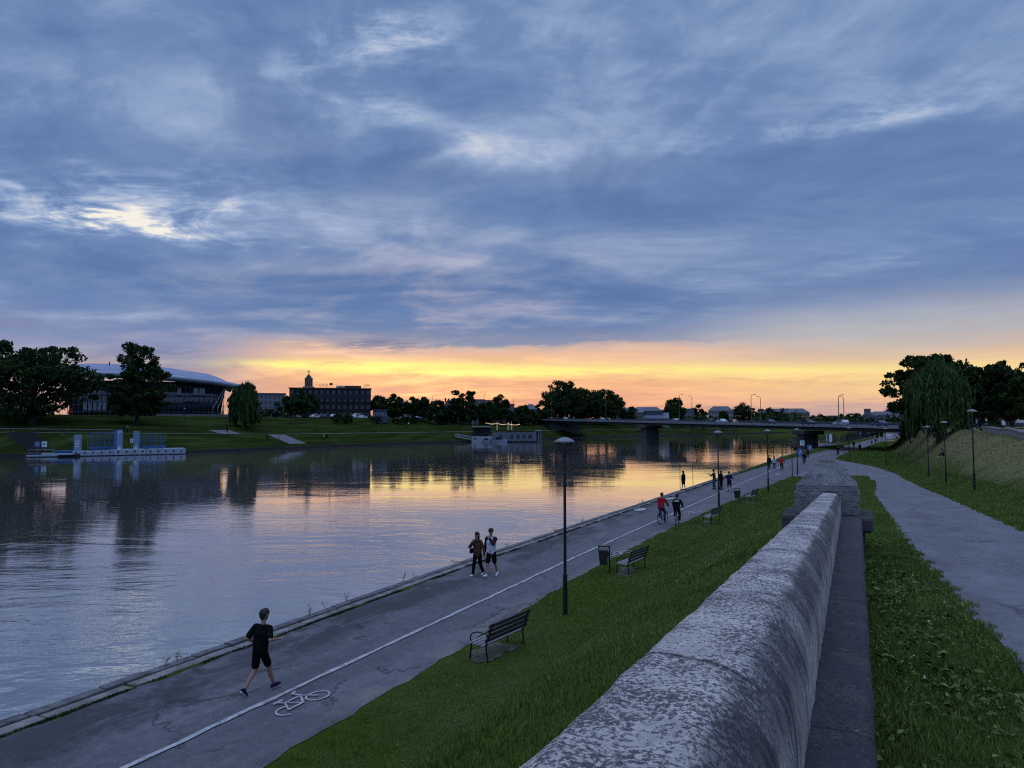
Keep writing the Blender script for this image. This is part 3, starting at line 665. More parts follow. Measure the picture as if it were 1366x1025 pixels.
# ------------------------------------------------------------------ parapet wall of the ramp and its end pier
Wd = .57
def dtop(d): return CAMZ - (.89 * Wd + .05 * d)
def dled(d): return CAMZ - (1.55 * Wd + .05 * d)
def stone(name, streak, base=(.33, .325, .34), joints=()):
    m = bpy.data.materials.new(name); n, l, b = nodes_of(m); Q = NT(m.node_tree)
    t = Q.N('ShaderNodeTexCoord').outputs['Object']; x, y, z = Q.sep(t)
    big = Q.noise(t, 1.4, 6, .6, .4); mid = Q.noise(t, 9, 7, .65, .3); fin = Q.noise(Q.vec(x, Q.mul(y, .8), z), 78, 7, .76, .3); gr = Q.noise(t, 160, 3, .6)
    bb = base
    col = Q.ramp(Q.add(Q.mul(mid, .6), Q.mul(big, .4)), [(.34, (bb[0] * .62, bb[1] * .62, bb[2] * .66, 1)), (.52, (*bb, 1)), (.68, (bb[0] * 1.32, bb[1] * 1.32, bb[2] * 1.3, 1))])
    # lichen and soot specks, in drifts
    geo = Q.N('ShaderNodeNewGeometry'); nrm = Q.sep(geo.outputs['Normal'])[2]
    topm = Q.ss(nrm, .25, .8)
    drift = Q.add(Q.mul(Q.noise(t, 3.2, 5, .6), .55), Q.mul(big, .25))
    spots = Q.ss(Q.add(Q.mul(fin, .74), Q.mul(mid, .20), Q.mul(drift, .52)), .640, .735)
    col = Q.mix(Q.mul(spots, Q.add(.35, Q.mul(topm, .55))), col, (.045, .045, .058, 1))
    pale = Q.ss(Q.noise(t, 22, 6, .7, .5), .62, .70)
    col = Q.mix(Q.mul(pale, .45), col, (.50, .49, .50, 1))
    if not streak:          # open pores and pits of the weathered block
        pit = Q.ss(Q.noise(Q.vec(x, y, Q.mul(z, 1.5)), 26, 5, .65, .6), .58, .66)
        col = Q.mix(Q.mul(pit, .75), col, (.022, .022, .024, 1))
        row = Q.mul(Q.ss(Q.noise(Q.vec(Q.mul(x, 5), Q.mul(y, 5), Q.mul(z, 22)), 1.6, 5, .65), .52, .66), .55); col = Q.mix(row, col, (.05, .049, .046, 1))
    if streak:
        s1 = Q.noise(Q.vec(Q.mul(x, 1.0), Q.mul(y, 1.0), Q.mul(z, .045)), 24, 6, .7, .15); s2 = Q.noise(Q.vec(0, y, Q.mul(z, .12)), 3.4, 4, .6)
        side = Q.ss(nrm, .85, .2)
        dk = Q.mul(side, Q.ss(Q.add(Q.mul(s1, .6), Q.mul(s2, .5)), .50, .66))
        col = Q.mix(Q.mul(dk, .80), col, (.040, .044, .062, 1))
        lt = Q.mul(side, Q.ss(Q.noise(Q.vec(x, y, Q.mul(z, .05)), 13, 5, .65), .54, .68))
        col = Q.mix(Q.mul(lt, .65), col, (.52, .50, .46, 1))
        ed = Q.mul(Q.ss(nrm, .05, .40), Q.ss(nrm, .985, .80), Q.ss(x, -.52, -.44))        # weathered band of dark growth along the arris
        col = Q.mix(Q.mul(ed, Q.ss(Q.add(Q.mul(big, .8), Q.mul(s2, .5), Q.mul(mid, .4)), .50, .90), Q.add(.35, Q.mul(s1, .9)), 1.0), col, (.048, .049, .058, 1))
    for j, wj in joints:      # open joints between the blocks
        yy = Q.sub(Q.add(y, Q.mul(Q.sub(mid, .5), .05), Q.mul(Q.add(x, .3), wj)), j); ln = Q.m('EXPONENT', Q.mul(yy, yy, -1.0 / .009 ** 2))
        col = Q.mix(Q.mul(ln, .85), col, (.022, .022, .026, 1))
    l.new(col, b.inputs['Base Color']); b.inputs['Roughness'].default_value = .92; b.inputs['Specular IOR Level'].default_value = .15
    bp = Q.N('ShaderNodeBump'); bp.inputs['Strength'].default_value = .9; bp.inputs['Distance'].default_value = .010
    l.new(Q.add(Q.mul(mid, 1.2), fin, Q.mul(gr, .35), Q.mul(spots, -.35)), bp.inputs['Height']); l.new(bp.outputs[0], b.inputs['Normal'])
    return m
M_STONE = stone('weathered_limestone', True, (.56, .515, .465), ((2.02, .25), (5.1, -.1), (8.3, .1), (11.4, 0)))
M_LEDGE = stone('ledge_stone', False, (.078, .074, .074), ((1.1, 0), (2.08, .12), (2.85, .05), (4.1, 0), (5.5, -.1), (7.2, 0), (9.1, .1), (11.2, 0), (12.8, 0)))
M_PIER = stone('pier_stone', False, (.23, .228, .215))

def sweep(name, us_, prof, m, parent=None, jit=.004, joints=()):
    """cross-section prof(u) -> list of (v, z), swept along the wall with slight relief"""
    rows = []
    for u in us_:
        p = prof(u)
        sink = sum(.012 * math.exp(-((u - j) / .012) ** 2) for j in joints)
        cx = sum(q[0] for q in p) / len(p); cz = sum(q[1] for q in p) / len(p)
        rr = []
        for k, (v, z) in enumerate(p):
            h = math.sin(u * 7.3 + k * .6) * math.sin(u * 2.9 - k * .35) + .6 * math.sin(u * 17.1 + k * 1.3) + .5 * math.sin(u * 37 + k * 2.1)
            e = 1 + (jit * h * .5 - sink) / max(.12, math.hypot(v - cx, z - cz))
            rr.append((cx + (v - cx) * e, u, cz + (z - cz) * e))
        rows.append(rr)
    k = len(rows[0]); vs = [q for r in rows for q in r]
    fs = [(i * k + j, i * k + (j + 1) % k, (i + 1) * k + (j + 1) % k, (i + 1) * k + j) for i in range(len(rows) - 1) for j in range(k)]
    mb = MB().add(vs, fs + [tuple(range(k)), tuple(range((len(rows) - 1) * k, len(rows) * k))])
    return mb.build(name, m, parent, smooth=True)

def rounded(v0, v1, z0, z1, rl, rr_, n=7, flat=5, side=5, rv=None):
    rv = rv or rr_
    p = [(v0, z0 + (z1 - rl - z0) * i / side) for i in range(side)]
    p += [(v0 + rl - rl * math.cos(math.pi / 2 * i / n), z1 - rl + rl * math.sin(math.pi / 2 * i / n)) for i in range(n + 1)]
    p += [(v0 + rl + (v1 - rr_ - v0 - rl) * i / flat, z1) for i in range(1, flat)]
    p += [(v1 - rr_ + rr_ * math.sin(math.pi / 2 * i / n), z1 - rv + rv * math.cos(math.pi / 2 * i / n)) for i in range(n + 1)]
    p += [(v1, z1 - rv - (z1 - rv - z0) * i / side) for i in range(1, side + 1)]
    return p
wall = thing('parapet_wall', 'weathered grey stone parapet wall with rounded top and side ledge in the foreground', 'wall')
usw = np.concatenate([np.arange(-1.5, 6, .03), np.arange(6, 14.4, .08)])
dd = lambda u: .9133 * u + .12
vface = lambda u: -float(pl(dd(u), [(0, .28), (3.89 * Wd, .297), (23.4 * Wd, .436)])) * Wd * CA
vled = lambda u: float(pl(dd(u), [(0, .05), (3.89 * Wd, .08), (23.4 * Wd, .18)])) * Wd * CA
vleft = -Wd * CA - .045
sweep('parapet', usw, lambda u: rounded(vleft, vface(u), dled(dd(u)) - .03, dtop(dd(u)), .085, float(pl(u, [(0, .17), (6, .15), (14.4, .10)])), 9, 5, 5, float(pl(u, [(0, .26), (6, .23), (14.4, .13)]))), M_STONE, wall, .006, joints=(2.02, 5.1, 8.3, 11.4))
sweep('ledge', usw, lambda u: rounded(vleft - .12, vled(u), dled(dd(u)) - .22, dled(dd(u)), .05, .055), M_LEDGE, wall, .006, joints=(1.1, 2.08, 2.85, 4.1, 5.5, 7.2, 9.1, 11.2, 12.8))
mb = MB()
for i, u in enumerate(np.arange(-1.5, 14.2, .8)):
    mb.box(((vleft - .06 + vled(u) - .09) / 2, u + .4, dled(dd(u)) - 2.1 - .25), (vled(u) - vleft - .05, .795, 4.2))
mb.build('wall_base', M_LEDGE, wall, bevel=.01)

pier = thing('stone_pier', 'square stone pier with pyramid cap at the end of the parapet wall', 'pier', (0, 0, 0))
dP = 13.3; zP = lambda h: CAMZ - h
def relief(o, amt, sub=3, seed=0):
    m = o.modifiers.new('cut', 'SUBSURF'); m.subdivision_type = 'SIMPLE'; m.levels = m.render_levels = sub
    t = bpy.data.textures.new('rough%d' % seed, 'CLOUDS'); t.noise_scale = .09; t.noise_depth = 3
    d = o.modifiers.new('rough', 'DISPLACE'); d.texture = t; d.strength = amt; d.mid_level = .5; d.texture_coords = 'GLOBAL'
vc = -.455; uc = 14.88
def sq(h, z): return [(vc - h, uc - h, z), (vc + h, uc - h, z), (vc + h, uc + h, z), (vc - h, uc + h, z)]
def frust(h0, z0, h1, z1):
    return MB().add(sq(h0, z0) + sq(h1, z1), [(3, 2, 1, 0), (4, 5, 6, 7), (0, 1, 5, 4), (1, 2, 6, 5), (2, 3, 7, 6), (3, 0, 4, 7)])
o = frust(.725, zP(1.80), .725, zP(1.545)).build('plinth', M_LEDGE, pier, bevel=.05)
o = frust(.52, zP(1.543), .525, zP(1.160)).build('block', M_PIER, pier, bevel=.012); relief(o, .022, 5, 1)
o = frust(.495, zP(1.158), .495, zP(1.052)).build('band', M_PIER, pier, bevel=.012); relief(o, .018, 5, 2)
o = frust(.50, zP(1.050), .155, zP(.655)).build('pyramid_cap', M_PIER, pier, bevel=.01); relief(o, .006, 5, 3)
o = frust(.135, zP(.653), .125, zP(.640)).build('cap_top', mat('rusty_lichen', (.085, .065, .042), .95, .5, 18, bump=.8), pier, bevel=.005); relief(o, .012, 4, 4)
frust(.60, zP(4.4), .60, zP(1.803)).build('pier_base', M_LEDGE, pier, bevel=.02)
# ------------------------------------------------------------------ street furniture on the quay
M_BLACK = mat('black_paint', (.012, .012, .013), .45, .2, 8)
M_CAP = mat('grey_green_cap', (.16, .19, .19), .5, .15, 6, metal=.2)
M_FROST = mat('lamp_lens', (.35, .38, .38), .3, .05)
def make_lamp(label, loc, group, h=5.62):
    t = thing('street_lamp', label, 'street lamp', loc, 0, group)
    MB().tube([(0, 0, -.1), (0, 0, 1.25)], .075, 10).build('base_post', M_BLACK, t)
    MB().tube([(0, 0, 1.252), (0, 0, 1.30), (0, 0, h - .62)], [.07, .05, .042], 10).build('pole', M_BLACK, t)
    MB().lathe([(.05, 0), (.075, .02), (.08, .10), (.045, .14)], (0, 0, h - .66), 12).build('collar', M_BLACK, t)
    for k in range(4):
        a = math.pi / 4 + k * math.pi / 2; pts = [(.04, h - .58), (.10, h - .46), (.19, h - .28), (.27, h - .16)]
        MB().tube([(r_ * math.cos(a), r_ * math.sin(a), z) for r_, z in pts], .016, 6).build('arm', M_BLACK, t)
    cap = MB().lathe([(.325, h - .17), (.33, h - .145), (.27, h - .09), (.17, h - .035), (.06, h), (.0, h + .003)], n=22).build('cap', M_CAP, t, smooth=True)
    MB().lathe([(.05, h - .20), (.10, h - .205), (.12, h - .175)], n=12).build('lamp_lens', M_FROST, cap)
    return t
lamp_spots = [(754, 820, 'nearest street lamp, between the first bench and the litter bin'),
              (959, 680, 'street lamp on the grass behind the third bench, beside the dark standing person'),
              (1025, 657, 'street lamp on the grass past the fourth bench'),
              (1064, 634, 'street lamp at the grass edge in front of the white square sign'),
              (1134, 613, 'street lamp at the foot of the grass where both paths meet'),
              (1132, 605, 'farther of two street lamps nearly in line at the far path bend')]
L0 = None
for i, (x, y, lab) in enumerate(lamp_spots):
    p = gp(x, y); p.z = tz(p.x, p.y)
    if L0 is None: L0 = make_lamp(lab, p, 'lamps along the lower path')
    else: dup(L0, p, rnd.uniform(0, .8), lab)
for x, y, lab in [(1300, 655, 'tallest-looking lamp on the right, at the foot of the dry slope'), (1262, 645, 'middle lamp of the three in front of the willow slope'),
                  (1239, 637, 'lamp standing just in front of the willow'), (1182, 623, 'lone lamp on the green slope left of the willow')]:
    p = gp(x, y, 1.0); q = dup(L0, p, rnd.uniform(0, .8), lab); q['group'] = 'lamps beside the upper footpath'
for x, d, lab in [(1310, 150, 'lamp before the dark trees, first behind the parapet'), (1327, 146, 'lamp before the dark trees, second behind the parapet'), (1350, 128, 'lamp before the dark trees near the right edge'), (1336, 158, 'smallest lamp before the dark trees')]:
    p = gd(x, d); q = dup(L0, p, .3, lab); q['group'] = 'lamps on the embankment promenade'

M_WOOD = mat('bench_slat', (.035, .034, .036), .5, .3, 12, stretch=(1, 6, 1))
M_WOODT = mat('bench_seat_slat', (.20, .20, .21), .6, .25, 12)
def make_bench(label, loc, rz):
    t = thing('park_bench', label, 'bench', loc, rz, 'benches facing the river')      # faces -X, length along Y
    Lb = 2.05
    for y in (-Lb / 2 + .12, Lb / 2 - .12):
        mb = MB(); r = .022
        mb.tube([(.12, y, 0), (.06, y, .40)], r, 7); mb.tube([(-.42, y, 0), (-.38, y, .41)], r, 7); mb.tube([(-.40, y, .41), (.10, y, .40)], r, 7)
        mb.tube([(.06, y, .40), (.16, y, .62), (.27, y, .98)], r, 7)
        mb.tube([(-.38, y, .40), (-.42, y, .55), (-.36, y, .66), (-.20, y, .71), (0, y, .70), (.18, y, .66)], .018, 7)
        mb.build('side_frame', M_BLACK, t)
    mb = MB()
    for k in range(4): mb.box((-.36 + k * .125, 0, .438 - .008 * k), (.095, Lb, .032))
    mb.build('seat', M_WOODT, t, bevel=.006)
    mb = MB()
    for k in range(4):
        z = .54 + k * .125; mb.box((.115 + (z - .5) * .30, 0, z), (.03, Lb, .092), 0, 0)
    mb.build('backrest', M_WOOD, t, bevel=.006)
    return t
labs = ['nearest bench, black slatted, left of the nearest street lamp', 'black slatted bench right of the first litter bin', 'black slatted bench beside the lamp, behind the two cyclists', 'black slatted bench right of the second litter bin']
B0 = None
for (a, b, v), lab in zip(BENCHES, labs):
    loc = Vector((v, (a + b) / 2, tz(v, (a + b) / 2) + .005)); ang = [-.13, -.12, -.12, -.12][labs.index(lab)]
    if B0 is None: B0 = make_bench(lab, loc, ang)
    else: dup(B0, loc, ang, lab)
M_SLAB = mat('earth_slab', (.085, .078, .058), .95, .5, 5, bump=.6)
for (a, b, v) in BENCHES:
    strip('bare_earth', lambda u, v=v, a=a, b=b: v - .15 - .55 * math.sin(math.pi * (u - a + .15) / (b - a)) ** .4 if a - .1 < u < b - .2 else v - .15, lambda u, v=v: v + .05, np.linspace(a - .05, b - .35, 30), .02, M_SLAB, 2, wob=.22)
def make_bin(label, loc, rz):
    t = thing('litter_bin', label, 'litter bin', loc, rz, 'litter bins beside the path')
    MB().tube([(.25, 0, -.05), (.25, 0, 1.12)], .028, 8).build('post', M_BLACK, t)
    vs = []; 
    for z, w, d in ((.36, .15, .13), (.94, .20, .17)): vs += [(-w, -d, z), (w, -d, z), (w, d, z), (-w, d, z)]
    MB().add(vs, [(3, 2, 1, 0), (4, 5, 6, 7), (0, 1, 5, 4), (1, 2, 6, 5), (2, 3, 7, 6), (3, 0, 4, 7)]).build('bin_body', mat('bin_grey', (.022, .022, .024), .5, .2, 6), t, bevel=.02)
    mb = MB()
    for y in (-.16, .16): mb.tube([(-.2, y, .9), (-.2, y, 1.10), (.25, y, 1.10)], .015, 6)
    mb.box((0, 0, 1.115), (.46, .36, .02)); mb.build('hood', M_BLACK, t)
    MB().box((.225, 0, .7), (.04, .22, .3)).build('bracket', M_BLACK, t)
    return t
p = gp(805, 765); Z0 = make_bin('dark grey litter bin on a post between nearest lamp and second bench', p, .35)
p = gp(983, 671); dup(Z0, p, .35, 'dark litter bin on a post left of the fourth bench')
# ------------------------------------------------------------------ people
def capsule(mb, a, ra, b, rb, n=10):
    """tapered capsule: two balls and a cone, all closed shells (fused by a voxel remesh)"""
    a = Vector(a); b = Vector(b); L = (b - a).length
    k = 5; pts = []; rs = []
    d = (b - a).normalized() if L > 1e-6 else Vector((0, 0, 1))
    for i in range(k + 1):
        t = math.pi / 2 * (1 - i / k); pts.append(a - d * ra * math.sin(t)); rs.append(max(1e-4, ra * math.cos(t)))
    for i in range(k + 1):
        t = math.pi / 2 * i / k; pts.append(b + d * rb * math.sin(t)); rs.append(max(1e-4, rb * math.cos(t)))
    mb.tube(pts, rs, n)

def fused(name, caps, m, parent, vox, smooth=2):
    mb = MB()
    for c in caps:
        if len(c) == 3: mb.ball(c[0], c[1], 12, c[2])
        else: capsule(mb, *c)
    me = mb.mesh('tmp'); bmx(me)
    o = bpy.data.objects.new('tmp', me); COL.objects.link(o)
    r = o.modifiers.new('r', 'REMESH'); r.mode = 'VOXEL'; r.voxel_size = vox
    if smooth: s = o.modifiers.new('s', 'SMOOTH'); s.iterations = smooth; s.factor = .5
    dg = bpy.context.evaluated_depsgraph_get(); dg.update()
    nm = bpy.data.meshes.new_from_object(o.evaluated_get(dg)); bpy.data.objects.remove(o); nm.name = name
    nm.materials.clear(); nm.materials.append(m)
    nm.polygons.foreach_set('use_smooth', [True] * len(nm.polygons))
    return link(bpy.data.objects.new(name, nm), parent)

def ik(a, t, l1, l2, pole):
    a = Vector(a); t = Vector(t); d = t - a; L = min(d.length, (l1 + l2) * .999); d.normalize(); t = a + d * L
    x = (l1 * l1 - l2 * l2 + L * L) / (2 * L); h = math.sqrt(max(0, l1 * l1 - x * x))
    p = Vector(pole); p = (p - d * p.dot(d)).normalized()
    return a + d * x + p * h, t

SKIN = mat('skin', (.30, .17, .115), .6, .08, 6)
def cloth(name, c): return mat('cloth_' + name, c, .9, .18, 14, bump=.3, bscale=30, spec=.06)

def person(label, loc, rz, H=1.76, pel=(0, 0, .95), lean=.05, feet=None, hands=None, knee=None, elbow=None, toe=None, top=None, bottom=None, shoes=None, hair=None, sleeve=1.0, leg=1.0,
           hairstyle='short', head_dir=0.0, head_tilt=0.0, vox=.012, group=None, fem=False, jacket=None, coat=0.0, twist=0.0, extra=None, cat='person', shoulder_x=None, sole=None):
    """one standing, walking, running or seated figure; local +Y is the way it faces, X its right"""
    t = thing('person', label, cat, loc, rz, group); s = H / 1.76; sh = shoulder_x or (.165 if fem else .185); hw = .09
    pel = Vector(pel); lean_v = Vector((0, math.sin(lean), math.cos(lean)))
    chest = pel + lean_v * .34; nb = pel + lean_v * .53
    feet = feet or {-1: ((-.10, .02, .08), 0), 1: ((.10, -.03, .08), 0)}
    hands = hands or {-1: (-.25, .06, .80), 1: (.25, .04, .80)}
    ct, st_ = math.cos(twist), math.sin(twist)
    J = {}
    for k in (-1, 1):
        hip = pel + Vector((k * hw, 0, -.02)); ank, pit = Vector(feet[k][0]), feet[k][1]
        kn, ank = ik(hip, ank, .43, .43, (knee or {}).get(k, (k * .12, 1, .1)))
        shp = nb + Vector((k * sh * ct, k * sh * st_, -.055)) ; hd = Vector(hands[k])
        el, hd = ik(shp, hd, .30, .265, (elbow or {}).get(k, (k * .5, -1, -.3)))
        J[k] = (hip, kn, ank, pit, shp, el, hd)
    head = nb + Vector((math.sin(head_dir) * .02, .035 + .06 * math.sin(lean), .205)) ; hf = Vector((math.sin(head_dir), math.cos(head_dir), -math.sin(head_tilt))).normalized(); hr = Vector((hf.y, -hf.x, 0)).normalized()
    caps = []; A = caps.append
    tw = .135 if fem else .15
    A((pel + Vector((-.070, 0, .0)), .097, chest + Vector((-.085, 0, 0)), .100)); A((pel + Vector((.070, 0, .0)), .097, chest + Vector((.085, 0, 0)), .100))
    A((chest, .12, nb + Vector((0, 0, -.08)), .09)); A((J[-1][4] + Vector((.03, 0, 0)), .062, J[1][4] - Vector((.03, 0, 0)), .062))
    A((nb + Vector((0, 0, -.06)), .058, head + Vector((0, -.015, -.07)), .05))
    A((head + Vector((0, 0, .035)) - hf * .012, .098, head + Vector((0, 0, .0)) + hf * .008, .086)); A((head + Vector((0, 0, -.04)) + hf * .02, .066, head + Vector((0, 0, -.085)) + hf * .045, .036))
    A((head + hf * .092 + Vector((0, 0, .02)), .010, head + hf * .112 + Vector((0, 0, -.018)), .014))      # nose
    A((head + hf * .078 + hr * .022 + Vector((0, 0, -.058)), .010, head + hf * .078 - hr * .022 + Vector((0, 0, -.058)), .010))  # lips
    for k in (-1, 1):
        A((head + hr * k * .088 + Vector((0, 0, .022)), .016, head + hr * k * .086 + Vector((0, 0, -.02)), .012))     # ear
        A((head + hf * .082 + hr * k * .033 + Vector((0, 0, .040)), .012, head + hf * .080 + hr * k * .05 + Vector((0, 0, .036)), .010))   # brow
        hip, kn, ank, pit, shp, el, hd = J[k]
        A((hip, .088, kn, .056)); cf = kn.lerp(ank, .3) + (Vector((0, -.02, 0))); A((kn, .054, cf, .054)); A((cf, .053, ank, .036))
        fd = Vector((k * .12, math.cos(pit), math.sin(pit))).normalized(); up_ = Vector((0, -math.sin(pit), math.cos(pit)))
        hl = ank - up_ * .045 - fd * .045; tp = ank - up_ * .05 + fd * .15; A((hl, .033, tp, .028)); A((ank, .036, hl, .03))
        J[k] = J[k] + (fd, up_)
        A((shp, .052, el, .040)); A((el, .040, hd, .027))
        fw_ = (hd - el).normalized(); sd_ = fw_.cross(Vector((0, 1, 0.3))); sd_ = sd_.normalized() if sd_.length > .05 else Vector((1, 0, 0)); nn = sd_.cross(fw_).normalized() * (1 if k > 0 else -1)
        pa = hd + fw_ * .045; A((hd, .024, pa + sd_ * .016, .021)); A((hd, .024, pa - sd_ * .016, .021))
        for q in range(4):
            r0 = hd + fw_ * .075 + sd_ * (.030 - .02 * q); ln = (.036, .042, .040, .030)[q]; m1 = r0 + fw_ * ln + nn * .008; m2 = m1 + fw_ * ln * .5 + nn * .028
            A((r0, .0092, m1, .0085)); A((m1, .0085, m2, .0075))
        tb = hd + fw_ * .025 + sd_ * .028; A((tb, .012, tb + fw_ * .035 + sd_ * .022 + nn * .015, .010))
    vb = min(vox, .009) if vox < .011 else vox
    fused('body', caps, SKIN, t, vb, 1 if vox > .011 else 2)
    e = .016 + vox * .25
    if top is not None:
        c = [(pel + Vector((-.066, 0, -.02 - coat)), .100 + e, chest + Vector((-.08, 0, 0)), .101 + e), (pel + Vector((.066, 0, -.02 - coat)), .100 + e, chest + Vector((.08, 0, 0)), .101 + e),
             (chest, .12 + e, nb + Vector((0, 0, -.075)), .088 + e), (J[-1][4] + Vector((.03, 0, 0)), .06 + e, J[1][4] - Vector((.03, 0, 0)), .06 + e)]
        if jacket is None:
            for k in (-1, 1):
                shp, el, hd = J[k][4:7]; tot = sleeve
                if tot <= .5: q = shp.lerp(el, tot * 2); c.append((shp, .056 + e, q, .056 + e))
                else: q = el.lerp(hd, (tot - .5) * 1.9); c += [(shp, .054 + e, el, .044 + e), (el, .044 + e, q, .032 + e)]
        fused('shirt' if jacket is None else 'shirt', c, top, t, vox)
        if jacket is not None:
            c = []
            for k in (-1, 1):
                shp, el, hd = J[k][4:7]; c += [(shp, .058 + e, el, .047 + e), (el, .047 + e, el.lerp(hd, .93), .034 + e), (shp - Vector((k * .04, 0, 0)), .07 + e, shp, .06 + e)]
            c.append((J[-1][4] + Vector((.05, -.03, .01)), .06 + e, J[1][4] + Vector((-.05, -.03, .01)), .06 + e)); fused('sleeves', c, jacket, t, vox)
    if bottom is not None:
        e2 = e * .8; c = [(pel + Vector((-.055, 0, .03)), .104 + e2 * .5, pel + Vector((.055, 0, .03)), .104 + e2 * .5)]
        for k in (-1, 1):
            hip, kn, ank = J[k][:3]
            if leg <= .5: c.append((hip, .086 + e2, hip.lerp(kn, leg * 2), .066 + e2 + .006))
            else: c += [(hip, .092 + e2, kn, .060 + e2), (kn, .060 + e2, kn.lerp(ank, (leg - .5) * 2 * .98), .046 + e2)]
        fused('shorts' if leg <= .5 else 'trousers', c, bottom, t, vox)
    if shoes is not None:
        for k in (-1, 1):
            ank, fd, up_ = J[k][2], J[k][7], J[k][8]
            hl = ank - up_ * .048 - fd * .045; tp = ank - up_ * .052 + fd * .155
            sh_o = fused('shoe', [(hl, .042, tp, .036), (ank - up_ * .005, .044, hl, .042), (ank - up_ * .02, .042, tp - fd * .04, .038)], shoes, t, min(vox, .010))
            if sole is not None:
                fused('sole', [(hl - up_ * .026, .034, tp - up_ * .024, .030)], sole, sh_o, min(vox, .010))
    hm = hair or mat('hair_dark', (.018, .013, .010), .6, .3, 20)
    if hairstyle == 'short': c = [(head + Vector((0, 0, .05)) - hf * .02, .103, head + Vector((0, 0, .065)) + hf * .02, .092), (head - hf * .05 + Vector((0, 0, .0)), .075, head - hf * .045 + Vector((0, 0, -.04)), .06)]
    elif hairstyle == 'bald': c = [(head - hf * .045 + Vector((0, 0, .035)), .080, head - hf * .05 + Vector((0, 0, -.05)), .056), (head - hf * .02 + hr * .05, .052, head - hf * .02 + hr * .05 + Vector((0, 0, .03)), .05), (head - hf * .02 - hr * .05, .052, head - hf * .02 - hr * .05 + Vector((0, 0, .03)), .05)]
    elif hairstyle == 'long': c = [(head + Vector((0, 0, .05)) - hf * .02, .106, head + Vector((0, 0, .06)) + hf * .015, .095), (head - hf * .06, .085, head - hf * .09 + Vector((0, 0, -.30)), .060), (head - hf * .03 + hr * .07, .04, head - hf * .03 + hr * .085 + Vector((0, 0, -.22)), .03), (head - hf * .03 - hr * .07, .04, head - hf * .03 - hr * .085 + Vector((0, 0, -.22)), .03)]
    else: c = [(head + Vector((0, 0, .05)) - hf * .02, .112, head + Vector((0, 0, .0)) - hf * .03, .11), (nb + Vector((0, -.07, .02)), .09, nb + Vector((0, -.05, .05)), .08)]
    if hairstyle != 'none': fused('hood' if hairstyle == 'hood' else 'hair', c, hm, t, min(vox, .012))
    t.scale = (s, s, s)
    if extra: extra(t, J, head, hf, pel, chest, nb)
    return t

BLK = cloth('black', (.0055, .0055, .0065)); NAVY = cloth('navy', (.012, .018, .045)); WHITE = cloth('white', (.55, .56, .58)); RED = cloth('red', (.36, .015, .022)); BROWN = cloth('brown', (.075, .040, .025))
JEAN = cloth('jeans', (.045, .075, .14)); GREY = cloth('grey', (.15, .15, .16)); DGREY = cloth('dark_grey', (.03, .03, .034)); MAROON = cloth('dark_maroon', (.028, .012, .016)); LBLUE = cloth('light_blue', (.30, .36, .46)); SHOEB = cloth('blue_shoe', (.012, .015, .06)); OLIVE = cloth('olive', (.05, .05, .03))

# the runner in black, seen from behind in mid-stride
p = gp(346, 926)
person('dark-haired runner in black T-shirt and shorts, running away along the path', (p.x, p.y, .016), R(-4), 1.80, pel=(0, .0, .93), lean=.12, twist=.12,
       feet={-1: ((-.07, -.36, .175), -.75), 1: ((.07, .36, .095), .12)}, knee={-1: (-.05, 1, .1), 1: (.05, 1, .1)},
       hands={-1: (-.20, .10, 1.02), 1: (.34, .20, 1.17)}, elbow={-1: (-.62, -1, -.35), 1: (.45, -1, -.4)},
       top=BLK, bottom=BLK, shoes=SHOEB, sole=cloth('sole_white', (.5, .5, .55)), sleeve=.36, leg=.37, hairstyle='short', hair=mat('hair_grey', (.022, .018, .017), .7, .3, 20), vox=.010, head_dir=.15)

# the couple walking towards the camera
def bag(t, J, head, hf, pel, chest, nb):
    MB().box(pel + Vector((-.21, .06, .08)), (.10, .22, .19)).build('shoulder_bag', BLK, t, bevel=.025)
    MB().tube([pel + Vector((-.21, .06, .17)), chest + Vector((-.15, .135, .05)), nb + Vector((.03, .12, -.06)), nb + Vector((.13, -.02, .0))], .010, 6).build('bag_strap', BLK, t)
p = gp(636, 769)
pw = gp(637, 769)
person('woman in brown jacket and dark leggings walking with her hand at her face', (pw.x, pw.y, .016), R(176), 1.70, fem=True, pel=(0, 0, .93), lean=.03,
       feet={-1: ((-.09, -.30, .14), -.5), 1: ((.07, .26, .085), .15)}, hands={1: (.13, .20, 1.40), -1: (-.34, .06, .88)}, elbow={1: (.6, .2, -1), -1: (-.6, -1, -.2)},
       top=BROWN, coat=.05, bottom=BLK, shoes=cloth('shoe_white', (.62, .63, .66)), sleeve=.98, leg=1.0, hairstyle='long', hair=mat('hair_brown', (.03, .017, .012), .6, .3, 20), vox=.010, head_dir=.1, extra=None)
pm = gp(655.5, 770)
def mbag(t, J, head, hf, pel, chest, nb): pass
person('man in white shirt with dark sleeves and black shorts, hand raised to his face', (pm.x, pm.y, .016), R(178), 1.84, pel=(0, 0, .95), lean=.03,
       feet={-1: ((-.09, -.30, .14), -.5), 1: ((.08, .27, .085), .15)}, hands={-1: (-.04, .24, 1.47), 1: (.30, .0, .86)}, elbow={-1: (-.8, .3, -1), 1: (.5, -1, -.2)},
       top=WHITE, jacket=MAROON, bottom=BLK, shoes=cloth('shoe_white', (.62, .63, .66)), leg=.44, hairstyle='short', vox=.010, head_tilt=.2)
bg = thing('shoulder_bag', 'small dark shoulder bag worn by the woman in the brown jacket', 'bag', (pw.x, pw.y, .016), R(176))
MB().box((.245, .05, .98), (.09, .22, .19)).build('bag_body', BLK, bg, bevel=.025)
MB().tube([(.245, .05, 1.07), (.19, .12, 1.25), (.02, .135, 1.36), (-.13, .09, 1.42), (-.16, .0, 1.44)], .009, 6).build('strap', BLK, bg)

